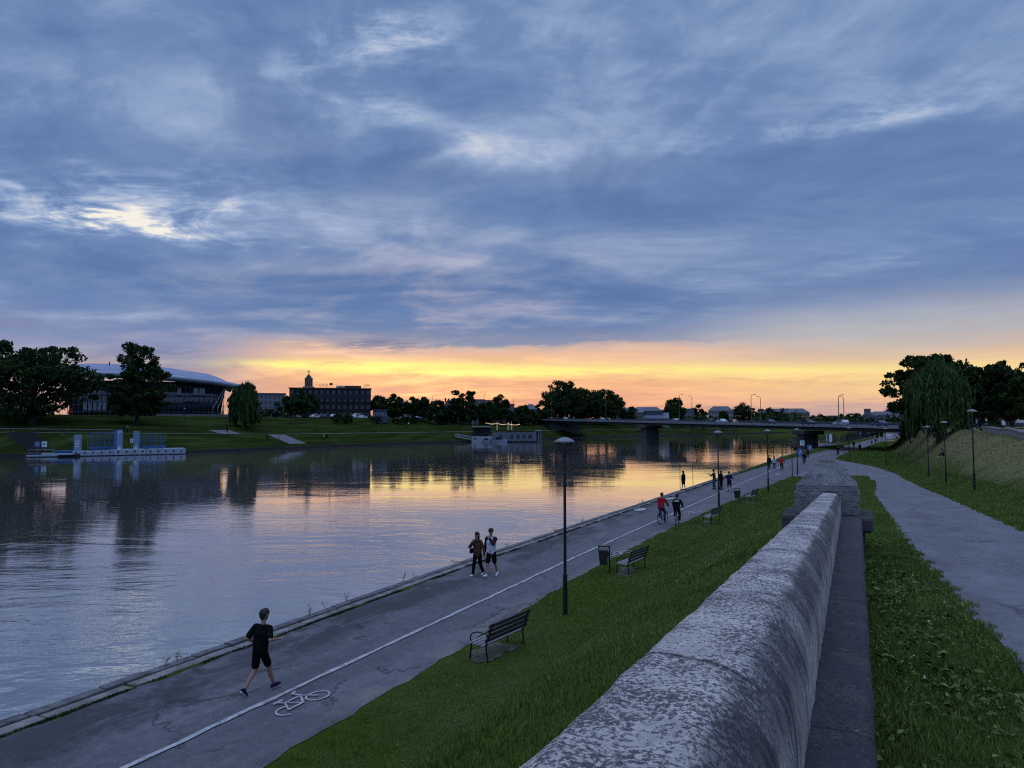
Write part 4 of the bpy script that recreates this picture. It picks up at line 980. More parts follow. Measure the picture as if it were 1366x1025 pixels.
# cyclists and bicycles
M_TYRE = mat('tyre_rubber', (.010, .010, .010), .8); M_RIM = mat('rim_metal', (.20, .20, .21), .35, .1, 5, metal=.8); M_SADDLE = mat('saddle', (.015, .015, .015), .5)
def make_bicycle(label, loc, rz, col, group='bicycles ridden on the path', steer=0.0):
    t = thing('bicycle', label, 'bicycle', loc, rz, group); r = .34; wb = 1.06; m = mat('bike_' + col[0], col[1], .35, .1, 5, spec=.5)
    for y in (-wb / 2, wb / 2):
        w = bpy.data.objects.new('wheel', MB().ring((0, 0, 0), r - .02, .021, 'X', 30, 7).mesh('wheel')); bmx(w.data); w.data.materials.append(M_TYRE); link(w, t); w.location = (0, y, r)
        q = MB().ring((0, 0, 0), r - .048, .010, 'X', 30, 6)
        for k in range(12):
            a = 2 * math.pi * k / 12; q.tube([(.02 * (-1) ** k, 0, 0), (0, (r - .05) * math.cos(a), (r - .05) * math.sin(a))], .0018, 4)
        q.tube([(-.05, 0, 0), (.05, 0, 0)], .018, 8); q.build('rim', M_RIM, w)
    f = MB(); bb = (0, -.10, .30); st = (0, -.26, .80); hd = (0, .36, .86); hb = (0, .40, .70); ra = (0, -wb / 2, r)
    f.tube([bb, st], .017); f.tube([st, hd], .017); f.tube([bb, hb], .020); f.tube([hb, (0, .35, .92)], .020)
    for k in (-.05, .05): f.tube([(k, -wb / 2, r), (k * .4, -.12, .30)], .010); f.tube([(k, -wb / 2, r), (k * .4, -.24, .76)], .009)
    f.build('frame', m, t)
    fk = MB()
    for k in (-.045, .045): fk.tube([(k, .41, .68), (k, .46, .55), (k, wb / 2, r)], .012)
    fk.tube([(-.05, .40, .69), (.05, .40, .69)], .014); fk.build('fork', m, t)
    MB().tube([st, (0, -.30, .92)], .013).build('seat_post', M_RIM, t)
    MB().prism([(-.02, .14), (.02, .14), (.04, .02), (.085, -.10), (.07, -.14), (-.07, -.14), (-.085, -.10), (-.04, .02)], .92, .965).build('saddle', M_SADDLE, t, bevel=.012, loc=(0, -.30, 0))
    h = MB(); h.tube([(0, .35, .90), (0, .38, 1.03)], .014); h.tube([(-.31, .28, 1.05), (-.2, .36, 1.05), (0, .39, 1.04), (.2, .36, 1.05), (.31, .28, 1.05)], .012); h.build('handlebar', M_SADDLE, t)
    for k in (-1, 1):
        c = MB(); dz = -.12 * k; c.tube([(k * .05, -.10, .30), (k * .075, -.10 + .12 * k, .30 + dz)], .010); c.box((k * .12, -.10 + .12 * k, .30 + dz), (.10, .08, .022)); c.build('pedal', M_SADDLE, t)
    MB().ring((.055, -.10, .30), .085, .006, 'X', 20, 5).build('chainring', M_RIM, t)
    a0 = [(math.pi * (.35 + .5 * i / 10)) for i in range(11)]
    for y, rng_ in ((-wb / 2, (R(20), R(165))), (wb / 2, (R(30), R(120)))):
        MB().ring((0, y, r), r + .025, .012, 'X', 14, 5, *rng_).build('mudguard', m, t)
    MB().box((0, -.52, .78), (.05, .02, .06)).build('tail_light', mat('red_lens', (.2, .01, .01), .3), t)
    return t
def cyclist(label, loc, rz, top, bottom, shoes, group, vox=.012, H=1.78, hairstyle='short', extra=None, lean=.30, hair=None):
    s = H / 1.76
    return person(label, loc, rz, H, pel=(0, -.30 / s, 1.02 / s), lean=lean, feet={-1: ((-.12, -.235, .50), -.15), 1: ((.12, .005, .27), -.05)}, knee={-1: (-.12, 1, .3), 1: (.12, 1, .3)},
                  hands={-1: (-.29 / s, .24 / s, 1.07 / s), 1: (.29 / s, .24 / s, 1.07 / s)}, elbow={-1: (-1, -.3, -.6), 1: (1, -.3, -.6)}, top=top, bottom=bottom, shoes=shoes, sleeve=.97, leg=1.0, vox=vox, group=group, hairstyle=hairstyle, extra=extra, hair=hair)
def backprint(t, J, head, hf, pel, chest, nb):
    d = (nb - pel).normalized(); o = chest + d * .11 + Vector((0, -.155, 0)); mb = MB()
    for k in range(6): mb.box(o + Vector((-.125 + .05 * k, 0, 0)), (.034, .03, .055 + .012 * (k % 3)), 0, -.3)
    mb.build('back_print', mat('print_white', (.6, .6, .62)), t)
pa = gp(884, 699); ha = R(-6)
make_bicycle('dark bicycle ridden by the person in the red hooded jacket', (pa.x, pa.y, .016), R(-8), ('dark', (.02, .022, .025)))
def hood(t, J, head, hf, pel, chest, nb): fused('hood', [(nb + Vector((-.07, -.10, -.03)), .075, nb + Vector((.07, -.10, -.03)), .075), (nb + Vector((0, -.13, -.08)), .07, nb + Vector((0, -.11, -.02)), .08)], RED, t, .012)
cyclist('cyclist in red hooded jacket and jeans riding away, beside the cyclist in black', (pa.x, pa.y, .016), R(-8), RED, cloth('dark_jeans', (.02, .03, .075)), DGREY, 'cyclists riding away', extra=hood)
pb = gp(904, 701)
make_bicycle('bicycle with pale mudguards ridden by the person in black', (pb.x, pb.y, .016), R(2), ('pale', (.17, .17, .18)))
cyclist('cyclist in black with white print on the back, riding away', (pb.x, pb.y, .016), R(2), BLK, BLK, cloth('shoe_white', (.62, .63, .66)), 'cyclists riding away', extra=backprint)

def stand(label, px, py, rz, H, z=.016, on_kerb=False, **k):
    p = gp(px, py) if not on_kerb else at_z(px, py, .08)
    if on_kerb: p.x = float(kerb(p.y)) + .32
    return person(label, (p.x, p.y, z), rz, H, **k)
walkf = {-1: ((-.09, -.22, .11), -.3), 1: ((.09, .22, .085), .1)}
# group by the third lamp
stand('woman in dark dress standing on the quay kerb edge', 906, 653.5, R(60), 1.68, z=.08, on_kerb=True, fem=True, top=BLK, bottom=BLK, shoes=BLK, sleeve=.9, leg=.42, hairstyle='long', coat=.08, feet={-1: ((-.09, .12, .08), 0), 1: ((.08, -.10, .085), 0)})
stand('person in dark jacket and jeans holding up a phone to photograph the river', 953, 653, R(75), 1.78, top=DGREY, bottom=JEAN, shoes=DGREY, sleeve=.98, hands={-1: (-.10, .42, 1.36), 1: (.25, .02, .82)}, elbow={-1: (-.5, -.2, -1), 1: (.5, -1, -.2)})
p = gp(953, 653)
ph = thing('phone', 'small phone held up by the person photographing the river', 'phone', (p.x, p.y, .016), R(75))
MB().box((-.09, .53, 1.42), (.075, .012, .15)).build('phone_case', BLK, ph, bevel=.004); MB().box((-.09, .5225, 1.42), (.066, .003, .138)).build('screen', mat('phone_screen', (.05, .06, .08), .15), ph)
stand('person in long black coat standing half hidden behind the third street lamp', 961.5, 653.5, R(-120), 1.72, top=BLK, bottom=BLK, shoes=BLK, sleeve=.98, coat=.18, hairstyle='long')
stand('jogger in blue top and dark shorts running towards the camera', 973, 656, R(178), 1.76, top=NAVY, bottom=BLK, shoes=DGREY, sleeve=.6, leg=.42, lean=.08, pel=(0, 0, .94), feet={-1: ((-.09, -.30, .32), -1.0), 1: ((.07, .10, .085), .05)}, hands={-1: (-.22, .22, 1.12), 1: (.24, .10, 1.08)}, elbow={-1: (-.5, -1, -.3), 1: (.5, -1, -.3)})
stand('person in black clothes walking beside the one in jeans near the far lamp', 1026, 625.5, R(10), 1.78, top=BLK, bottom=DGREY, shoes=BLK, sleeve=.98, feet=walkf, vox=.02)
stand('person in pale top and blue jeans walking away near the far lamp', 1033, 626.5, R(5), 1.70, top=LBLUE, bottom=JEAN, shoes=DGREY, sleeve=.98, feet=walkf, vox=.02, hairstyle='long', fem=True)
p = gp(1043, 628)
make_bicycle('bicycle of the distant cyclist in the red jacket', (p.x, p.y, .016), R(-4), ('dark', (.02, .022, .025)))
cyclist('distant cyclist in red jacket and dark trousers riding away', (p.x, p.y, .016), R(-4), RED, DGREY, DGREY, 'cyclists riding away', vox=.02)
p = gp(1073, 620)
make_bicycle('bicycle of the rider in dark clothes below the white square sign', (p.x, p.y, .016), R(176), ('dark', (.02, .022, .025)))
cyclist('rider in dark clothes coming along the path below the white square sign', (p.x, p.y, .016), R(176), BLK, DGREY, DGREY, 'cyclists riding towards the camera', vox=.022)
stand('dark figure walking behind the rider below the white square sign', 1077.5, 611, R(170), 1.75, top=DGREY, bottom=BLK, shoes=BLK, sleeve=.98, feet=walkf, vox=.025)
p = gp(1118, 608)
make_bicycle('bicycle at the tip of the grass where the paths meet', (p.x, p.y, .016), R(-20), ('dark', (.02, .022, .025)))
cyclist('dark cyclist at the tip of the grass where the paths meet', (p.x, p.y, .016), R(-20), BLK, BLK, BLK, 'distant cyclists', vox=.025)
for px, py, lab, tp, bt, sc in [(1124, 603, 'small distant walker in blue just past the dark cyclist', NAVY, JEAN, .025), (1139, 598, 'tiny distant walker in maroon top on the far path', MAROON, DGREY, .03), (1147, 602, 'tiny dark walker at the right edge of the far path', BLK, BLK, .03), (1163, 594, 'tiny walker in grey far along the path, left one of two', GREY, DGREY, .035), (1168, 592, 'tiny walker in navy far along the path, right one of two', NAVY, DGREY, .035)]:
    stand(lab, px, py, R(rnd.choice([5, 175])), 1.75, top=tp, bottom=bt, shoes=BLK, sleeve=.98, feet=walkf, vox=sc)
# on the right-hand embankment behind the low parapet
crest = [(1284, 118, 'person in navy at the left end of the group behind the low wall', NAVY, DGREY), (1289, 112, 'person in grey near the left end of the group behind the low wall', GREY, NAVY), (1293, 116, 'dark-clothed person in the middle of the group behind the low wall', BLK, DGREY), (1297, 110, 'person in maroon in the middle of the group behind the low wall', MAROON, BLK),
         (1303, 114, 'person in pale blue just left of the tall right lamp', LBLUE, DGREY), (1307, 108, 'person in black beside the tall right lamp', BLK, NAVY), (1316, 104, 'person in bright white shirt standing behind the low wall', cloth('bright_white', (.75, .76, .78)), BLK), (1335, 100, 'person in dark jacket right of the hedge behind the low wall', DGREY, BLK), (1338, 102, 'person in white top right of the hedge behind the low wall', WHITE, DGREY)]
for px, d, lab, tp, bt in crest:
    p = gd(px, d); person(lab, p, R(rnd.uniform(0, 360)), rnd.uniform(1.65, 1.82), top=tp, bottom=bt, shoes=BLK, sleeve=.98, vox=.025, group='people on the embankment promenade')
p = gp(1258, 586, 3.0)
person('person sitting on the slope beneath the willow', p, R(80), 1.72, pel=(0, 0, .14), lean=.12, feet={-1: ((-.14, .52, .02), 0), 1: ((.14, .50, .02), 0)}, hands={-1: (-.16, .38, .42), 1: (.16, .38, .42)}, top=DGREY, bottom=BLK, shoes=WHITE, sleeve=.98, vox=.025, group='people on the embankment slope')
# far bank visitors
farp = [(388, 570, 'tiny dark figure standing on the far lawn below the round tree', BLK, DGREY, 24), (357, 588, 'tiny dark figure on the far bank left of the lower ramp', BLK, BLK, 6), (372, 588, 'tiny pale figure on the far bank left of the lower ramp', GREY, DGREY, 6), (432, 588, 'white-topped one of a pair sitting by the far water', WHITE, DGREY, 6), (436, 588, 'dark one of a pair sitting by the far water', BLK, BLK, 6), (455, 587, 'tiny figure on the far bank right of the sitting pair', GREY, DGREY, 7), (483, 566, 'tiny dark figure on the far lawn below the first white car', BLK, DGREY, 26), (545, 570, 'tiny pale-topped figure sitting on the far lawn below the bushes', WHITE, DGREY, 24), (165, 563, 'left one of two people near the foot of the tall tree', DGREY, BLK, 18), (170, 563, 'right one of two people near the foot of the tall tree', GREY, BLK, 18), (303, 570, 'dark one beside the far lawn lamp left of the willow', BLK, BLK, 18), (614, 571, 'tiny dark figure on the lawn above the gangway', BLK, BLK, 20)]
def far_gp(px, w):
    """ground point on the far bank, w metres behind the water's edge, in the photo column px"""
    lo, hi = 120.0, 900.0
    for _ in range(40):
        d = (lo + hi) / 2; p = at_d(px, 567, d)
        if float(farb(p.y)) - p.x < w: lo = d
        else: hi = d
    return Vector((p.x, p.y, tz(p.x, p.y)))
for px, py, lab, tp, bt, w in farp:
    p = far_gp(px, w); person(lab, p, R(rnd.uniform(0, 360)), 1.75, top=tp, bottom=bt, shoes=BLK, sleeve=.98, vox=.035, group='people on the far bank')
# ------------------------------------------------------------------ trees
M_BARK = mat('bark', (.035, .027, .02), .9, .35, 6, bump=.6)
M_LF = leafmat('leaves_dark', (.010, .022, .008), (.028, .052, .016), (.05, .075, .022))
M_LF2 = leafmat('leaves_mid', (.014, .032, .010), (.036, .068, .020), (.06, .09, .03))
M_LFW = leafmat('leaves_willow', (.024, .048, .014), (.058, .098, .030), (.095, .135, .045))
ROUND = [(0, .68, .40, .30), (-.22, .52, .28, .26), (.22, .52, .28, .26), (0, .42, .44, .26)]
LINDEN = [(-.16, .74, .26, .24), (.13, .74, .24, .22), (-.34, .52, .20, .30), (.05, .45, .44, .30), (.33, .50, .18, .22), (.42, .62, .09, .07), (-.1, .24, .36, .12)]
TALL = [(.04, .84, .20, .15), (-.06, .70, .22, .14), (.16, .66, .20, .13), (-.18, .46, .30, .20), (.18, .44, .32, .20), (0, .28, .46, .17), (.36, .60, .10, .06)]
OVAL = [(0, .60, .42, .38), (-.12, .42, .36, .28), (.15, .5, .32, .3)]
UMBR = [(-.20, .80, .30, .16), (.16, .84, .28, .14), (-.38, .56, .15, .10), (.05, .62, .34, .22), (.36, .66, .14, .14), (-.34, .36, .14, .10), (.2, .45, .28, .2)]
def lobes_points(lobes, H, Wd_, n, rng):
    w = np.array([l[2] * l[2] * l[3] for l in lobes]) ** .6; w /= w.sum(); k = rng.choice(len(lobes), n, p=w); L_ = np.array(lobes)[k]
    d = rng.normal(0, 1, (n, 3)); d /= np.linalg.norm(d, axis=1, keepdims=True); r = rng.uniform(.35, 1, n) ** .5
    return np.stack([L_[:, 0] * Wd_ + d[:, 0] * r * L_[:, 2] * Wd_, rng.normal(0, .16, n) * Wd_ + d[:, 1] * r * .36 * Wd_, L_[:, 1] * H + d[:, 2] * r * L_[:, 3] * H], 1)
def tree(name, label, loc, H, Wd_, lobes=ROUND, m=None, clumps=70, per=60, leaf=.5, group=None, rz=None, trunk=True, cat='tree', spread=.085, tr=None):
    t = thing(name, label, cat, loc, AZ if rz is None else rz, group)
    C = lobes_points(lobes, H, Wd_, clumps, nr)
    rad = spread * (Wd_ + H) / 2 * nr.uniform(.5, 1.25, clumps)
    g = nr.normal(0, 1, (clumps, per, 3)); g /= np.linalg.norm(g, axis=2, keepdims=True); g *= nr.uniform(.2, 1.0, (clumps, per, 1)) ** .6
    pts = (C[:, None, :] + g * rad[:, None, None] * np.array([1.15, 1.15, .75])).reshape(-1, 3); pts = pts[pts[:, 2] > .12]
    leaves('crown', pts, leaf, m or M_LF, nr, parent=t)
    if trunk:
        mb = MB(); r0 = tr or H * .022; top = Vector((rnd.uniform(-.03, .03) * Wd_, 0, H * .62))
        mb.tube([(0, 0, -.4), (0, 0, .3), (top.x * .4, 0, H * .25), top * .8, top], [r0 * 1.5, r0 * 1.05, r0 * .85, r0 * .5, r0 * .25], 8)
        for k in range(0, clumps, max(1, clumps // 16)):
            c = Vector(C[k]); z0 = min(H * .55, max(H * .16, c.z * .5)); a = Vector((top.x * z0 / H, 0, z0))
            mb.tube([a, a.lerp(c, .5) + Vector((0, 0, -.03 * H)), c], [r0 * .42, r0 * .26, r0 * .08], 5)
        mb.build('trunk', M_BARK, t)
    return t
def willow(label, loc, H, Wd_, strands=520, leaf=.3, per=14, group=None):
    t = thing('willow_tree', label, 'tree', loc, AZ, group); P = []; V = []
    nb = max(30, strands // 11)
    for b in range(nb):
        a = nr.uniform(0, 6.283); r = Wd_ * .47 * nr.uniform(.12, 1) ** .6; rel = r / (Wd_ * .5); bz = H * (.95 - .36 * rel ** 2 + nr.normal(0, .06)); bl = nr.uniform(.35, 1.0)
        for k in range(strands // nb):
            x, y = r * math.cos(a) + nr.normal(0, .045) * Wd_, r * math.sin(a) + nr.normal(0, .045) * Wd_
            z0 = bz + nr.normal(0, .02) * H; ln = H * nr.uniform(.3, .62) * bl * (.5 + .75 * rel); z1 = max(H * .04 + nr.uniform(0, .10) * H, z0 - ln)
            q = np.linspace(0, 1, per); out = .05 * Wd_ * nr.uniform(0, 1)
            P.append(np.stack([x + math.cos(a) * out * q ** .5 + nr.normal(0, .05, per), y + math.sin(a) * out * q ** .5 + nr.normal(0, .05, per), z0 + (z1 - z0) * q], 1))
        top = np.array([r * math.cos(a), r * math.sin(a), bz]); P.append(top + nr.normal(0, 1, (per * 3, 3)) * np.array([.06 * Wd_, .06 * Wd_, .025 * H]))
    leaves('crown', np.concatenate(P), leaf, M_LFW if strands > 950 else M_LF2, nr, parent=t, stretch=2.6, vertical=.72)
    mb = MB(); r0 = H * .035; mb.tube([(0, 0, -.5), (.1, 0, H * .2), (-.1, 0, H * .45), (0, 0, H * .8)], [r0 * 1.3, r0, r0 * .8, r0 * .3], 8)
    for k in range(12):
        a = k * .9; c = Vector((math.cos(a) * Wd_ * .3, math.sin(a) * Wd_ * .3, H * rnd.uniform(.72, .9))); mb.tube([(0, 0, H * rnd.uniform(.3, .5)), c * .6 + Vector((0, 0, H * .25)), c], [r0 * .5, r0 * .3, r0 * .1], 5)
    mb.build('trunk', M_BARK, t)
    return t
def ztop(y, d): return CAMZ + (567.5 - y) * d / F
def dry(px, d, w=26):
    p = at_d(px, 567, d)
    if p.x < float(kerb(p.y)) and float(farb(p.y)) - p.x < w:
        q = far_gp(px, w); return -q.x * SA + q.y * CA
    return d
def ftree(name, label, px, d, ytop, wpx, lobes=ROUND, base=None, **k):
    d = dry(px, d, 30); p = gd(px, d); p.z = tz(p.x, p.y) if base is None else base
    H = ztop(ytop, d) - p.z; return tree(name, label, p, H, wpx * d / F, lobes, **k)
ftree('round_tree', 'huge round dark tree at the far left edge of the far lawn', 42, 188, 456, 142, LINDEN, clumps=260, per=80, leaf=.46, tr=.75, spread=.078)
ftree('tall_tree', 'tall dark tree with a tiered crown in front of the congress hall', 183, 187, 457, 80, TALL, clumps=240, per=70, leaf=.40, tr=.6, spread=.066)
p = gd(325, 240); willow('weeping willow on the far lawn at the right end of the congress hall', p, ztop(515, 240) - p.z, 34 * 240 / F, 900, .40, 12, 'willows')
G1 = 'trees on the far embankment'
for px, d, yt, w, lob, nm, lab in [
    (512, 390, 536, 26, ROUND, 'broad_tree', 'low tree behind the cream house right of the hotel'), (538, 400, 537, 30, ROUND, 'broad_tree', 'wide low tree behind the pale roofed house'), (556, 400, 538, 30, ROUND, 'broad_tree', 'wide low tree behind the bush clump, on the skyline'), (575, 405, 537, 28, ROUND, 'broad_tree', 'low skyline tree left of the chimney house'), (601, 372, 545, 26, ROUND, 'broad_tree', 'low tree hiding the foot of the gabled house'), (622, 362, 543, 30, ROUND, 'broad_tree', 'low tree under the twin trees'), (636, 420, 541, 26, ROUND, 'broad_tree', 'skyline tree behind the flat pale house'), (680, 430, 540, 26, ROUND, 'broad_tree', 'skyline tree right of the red tiled roof'), (706, 365, 547, 30, ROUND, 'broad_tree', 'low tree between the houseboat porch and the bridge'), (838, 395, 540, 24, ROUND, 'broad_tree', 'low tree at the right foot of the second big bridge tree'),
    (394, 300, 526, 42, OVAL, 'broad_tree', 'rounded tree between the grey block and the church tower'), (408, 318, 519, 30, ROUND, 'broad_tree', 'dark tree directly under the church tower'),
    (505, 345, 526, 26, ROUND, 'broad_tree', 'dark tree just right of the dark hotel'), (527, 345, 526, 22, ROUND, 'broad_tree', 'round-headed tree second right of the dark hotel'), (527, 352, 541, 26, ROUND, 'broad_tree', 'low round tree in front of the pale roofed house'),
    (549, 350, 531, 26, ROUND, 'broad_tree', 'broad tree above the middle clump of lawn bushes'), (564, 350, 529, 20, ROUND, 'broad_tree', 'taller tree at the right of the lawn bushes'), (583, 345, 532, 26, OVAL, 'broad_tree', 'dark tree left of the gabled chimney house'), (597, 335, 541, 26, OVAL, 'broad_tree', 'low dark tree left of the tall twin poplars'),
    (611, 335, 516, 18, OVAL, 'poplar_tree', 'left and broader one of the tall twin trees'), (627, 340, 518, 14, OVAL, 'poplar_tree', 'right and slimmer one of the tall twin trees'), (669, 380, 525, 24, ROUND, 'broad_tree', 'round tree rising behind the red roof'), (652, 375, 534, 18, ROUND, 'broad_tree', 'dark tree at the left edge of the red roof'), (642, 345, 537, 16, ROUND, 'broad_tree', 'low tree right of the twin trees'),
    (648, 312, 549, 26, ROUND, 'broad_tree', 'dark bushy tree behind the canopy of the houseboat'), (690, 318, 551, 40, ROUND, 'broad_tree', 'broad dark bushy tree behind the houseboat lights'), (695, 370, 540, 24, ROUND, 'broad_tree', 'dark tree right of the red roofed house'),
    (750, 350, 506, 60, OVAL, 'huge_tree', 'biggest dark tree above the left end of the bridge'), (808, 360, 520, 52, OVAL, 'huge_tree', 'second big dark tree right of the biggest one above the bridge'), (782, 340, 517, 50, OVAL, 'huge_tree', 'dark tree filling the gap between the two big bridge trees'), (722, 345, 538, 20, ROUND, 'broad_tree', 'low dark tree at the left foot of the biggest bridge tree'),
    (900, 430, 532, 24, UMBR, 'broad_tree', 'thin-crowned tree beside the left bridge lamps'), (890, 420, 541, 26, ROUND, 'broad_tree', 'low tree right of the blue roofed hall'), (932, 430, 540, 20, ROUND, 'broad_tree', 'round tree right of the left bridge lamps'), (964, 420, 548, 18, ROUND, 'broad_tree', 'small tree before the pale apartment house'), (992, 430, 537, 32, ROUND, 'broad_tree', 'large round tree at the middle bridge lamps'),
    (1018, 440, 543, 38, OVAL, 'broad_tree', 'tree in front of the long old building, left end'), (1040, 440, 549, 26, ROUND, 'broad_tree', 'low tree in front of the long old building, centre'), (1072, 450, 553, 22, ROUND, 'broad_tree', 'low tree in front of the long old building, right end'), (1095, 520, 552, 26, ROUND, 'broad_tree', 'low dark tree left of the right bridge lamps'), (1126, 540, 551, 20, ROUND, 'broad_tree', 'low tree behind the right bridge lamps'), (1140, 560, 551, 22, ROUND, 'broad_tree', 'low tree just right of the right bridge lamps')]:
    base = None if d < 400 else 3.0
    ftree(nm, lab, px, d, yt, w, lob, base, clumps=60 if nm != 'huge_tree' else 260, per=70, leaf=.6 if d < 400 else .8, group=G1, spread=.125 if nm != 'huge_tree' else .085)
G2 = 'bushes on the far lawn'
for px, w_, yt, wpx, lab in [(357, 44, 545, 22, 'dark bush in front of the grey block'), (369, 44, 548, 14, 'smaller dark bush right of the grey block corner'), (449, 33, 550, 16, 'left one of the two round bushes below the hotel'), (464, 33, 550, 15, 'right one of the two round bushes below the hotel'), (502, 33, 555, 15, 'single dark bush right of the hotel corner'),
                            (531, 33, 556, 17, 'left bush of the clump of three on the lawn'), (543, 33, 555, 15, 'middle bush of the clump of three on the lawn'), (553, 33, 556, 14, 'right bush of the clump of three on the lawn'), (586, 30, 554, 11, 'left one of two small drooping shrubs near the lawn lamp'), (594, 30, 554, 11, 'right one of two small drooping shrubs near the lawn lamp'), (608, 34, 552, 22, 'wide bush left of the pale kiosk wall'), (620, 36, 554, 16, 'bush touching the pale kiosk wall')]:
    p = far_gp(px, w_); d = p.x * -SA + p.y * CA; H = max(2.2, ztop(yt, d) - p.z)
    tree('round_bush', lab, p, H, wpx * d / F, [(0, .5, .45, .42), (-.2, .4, .3, .35), (.2, .4, .3, .35)], clumps=26, per=40, leaf=.42, group=G2, trunk=True, cat='bush', tr=.08)
for px, d, yt, wpx, lab in [(335, 250, 547, 12, 'dark shrub under the far willow, left'), (343, 250, 548, 10, 'dark shrub under the far willow, right')]:
    p = gd(px, d); tree('round_bush', lab, p, max(2, ztop(yt, d) - p.z), wpx * d / F, [(0, .5, .45, .45)], clumps=20, per=36, leaf=.4, group=G2, cat='bush', tr=.08)
# near, right-hand embankment
p = gd(1252, 112); p.z -= .2
willow('large weeping willow on the right-hand embankment slope', p, ztop(490, 112) - p.z, 70 * 112 / F, 1050, .19, 30, 'willows')
ftree('plane_tree', 'big dark tree with spreading limbs behind the right willow', 1240, 132, 471, 94, UMBR, clumps=190, per=90, leaf=.32, tr=.45, spread=.085)
ftree('plane_tree', 'dark tree low against the bridge end left of the right willow', 1214, 150, 548, 26, ROUND, clumps=40, per=60, leaf=.28)
G3 = 'dark trees on the right-hand promenade'
for px, d, yt, w, lob, lab in [(1330, 130, 484, 66, UMBR, 'tallest dark tree at the right edge, with a thin left branch'), (1372, 125, 490, 70, ROUND, 'dark tree cut by the right edge of the view'), (1298, 150, 515, 44, ROUND, 'dark tree immediately right of the willow'), (1350, 145, 505, 60, ROUND, 'dark tree behind the tallest right-hand tree'), (1318, 165, 520, 60, LINDEN, 'farthest dark tree of the right-hand promenade')]:
    ftree('plane_tree', lab, px, d, yt, w, lob, clumps=170, per=80, leaf=.32, tr=.4, spread=.09, group=G3)
p = gd(1326, 98); tree('clipped_hedge', 'low dark hedge between the people behind the low wall', p, 1.5, 3.2, [(0, .5, .45, .5), (.25, .45, .25, .45), (-.25, .45, .25, .45)], clumps=24, per=60, leaf=.12, trunk=True, cat='hedge', tr=.05)
# far background woods closing the horizon behind the town: one mass
pts = []
for k in range(900):
    px = nr.uniform(-60, 1420); d = nr.uniform(560, 900); q = at_d(px, 567, d); hgt = 8 + 6 * math.sin(px * .05) * math.sin(px * .013 + 1) + nr.uniform(-2, 2)
    for j in range(26): pts.append((q.x + nr.normal(0, 5), q.y + nr.normal(0, 5), 4 + hgt * nr.uniform(0, 1) ** .7 + (2 if px < 800 else 0)))
leaves('far_woods', np.array(pts), 1.6, M_LF, nr, kind='stuff')

# ------------------------------------------------------------------ buildings
M_GLASSD = mat('dark_window', (.015, .018, .024), .12, .1, 2, spec=.6); M_GLASSL = mat('pale_window', (.10, .11, .12), .15, .1, 2, spec=.6)
M_ROOFG = mat('grey_roof', (.09, .095, .11), .7, .2, .5); M_ROOFR = mat('red_tile_roof', (.16, .04, .028), .8, .25, 1); M_ROOFB = mat('pale_blue_roof', (.085, .11, .155), .6, .12, .3)
def wallm(n, c): return mat('wall_' + n, c, .85, .14, .5)
def building(name, label, x0, x1, yt, d, wm, floors, cols, roof='flat', rm=None, depth=12, base=None, win=M_GLASSD, yaw=0.0, roofh=3.0, wfrac=.5, group=None, chim=0, y0=None):
    d = dry((x0 + x1) / 2, d, 34); p = gd((x0 + x1) / 2, d); p.z = (9.0 if px_far(p) else 4.5) if base is None else base
    w = (x1 - x0) * d / F; H = ztop(yt, d) - p.z - (0 if roof == 'flat' else roofh)
    w *= math.cos(math.atan((x0 + x1 - 1366) / 2 / F)); t = thing(name, label, 'building', p, AZ + yaw - math.atan((x0 + x1 - 1366) / 2 / F), group)
    MB().box((0, depth / 2, H / 2 - 1), (w, depth, H + 2)).build('wall', wm, t)
    rm = rm or M_ROOFG
    if roof == 'flat': r = MB().box((0, depth / 2, H + .22), (w + .6, depth + .6, .44)).build('roof', rm, t)
    elif roof == 'gable': r = MB().prism([(-.5, H - .05), (depth / 2, H + roofh), (depth + .5, H - .05), (depth + .5, H + .2), (depth / 2, H + roofh + .3), (-.5, H + .2)], -w / 2 - .4, w / 2 + .4, 'X').build('roof', rm, t)
    elif roof == 'side': r = MB().prism([(-w / 2 - .5, H - .05), (0, H + roofh), (w / 2 + .5, H - .05)], -.4, depth + .4, 'Y').build('roof', rm, t)
    else:
        q = min(w, depth) * .38; a, b = w / 2 + .4, depth + .4
        r = MB().add([(-a, -.4, H), (a, -.4, H), (a, b, H), (-a, b, H), (-a + q, depth / 2 - .1, H + roofh), (a - q, depth / 2 - .1, H + roofh)], [(3, 2, 1, 0), (0, 1, 5, 4), (1, 2, 5), (2, 3, 4, 5), (3, 0, 4)]).build('roof', rm, t)
    for k in range(chim): MB().box((-w * .3 + .55 * w * k, depth * .4, H + roofh * .8), (.9, .9, 2.4)).build('chimney', wm, r)
    fh = H / floors; cw = w / cols; me = None
    for i in range(floors):
        for j in range(cols):
            loc = (-w / 2 + cw * (j + .5), -.03, fh * (i + .5) + .15)
            if me is None:
                o = MB().box((0, 0, 0), (cw * wfrac, .14, fh * .52)).build('window', win, t); me = o.data
            else: o = link(bpy.data.objects.new('window', me), t)
            o.location = loc
    return t
def px_far(p): return p.x < float(farb(p.y))

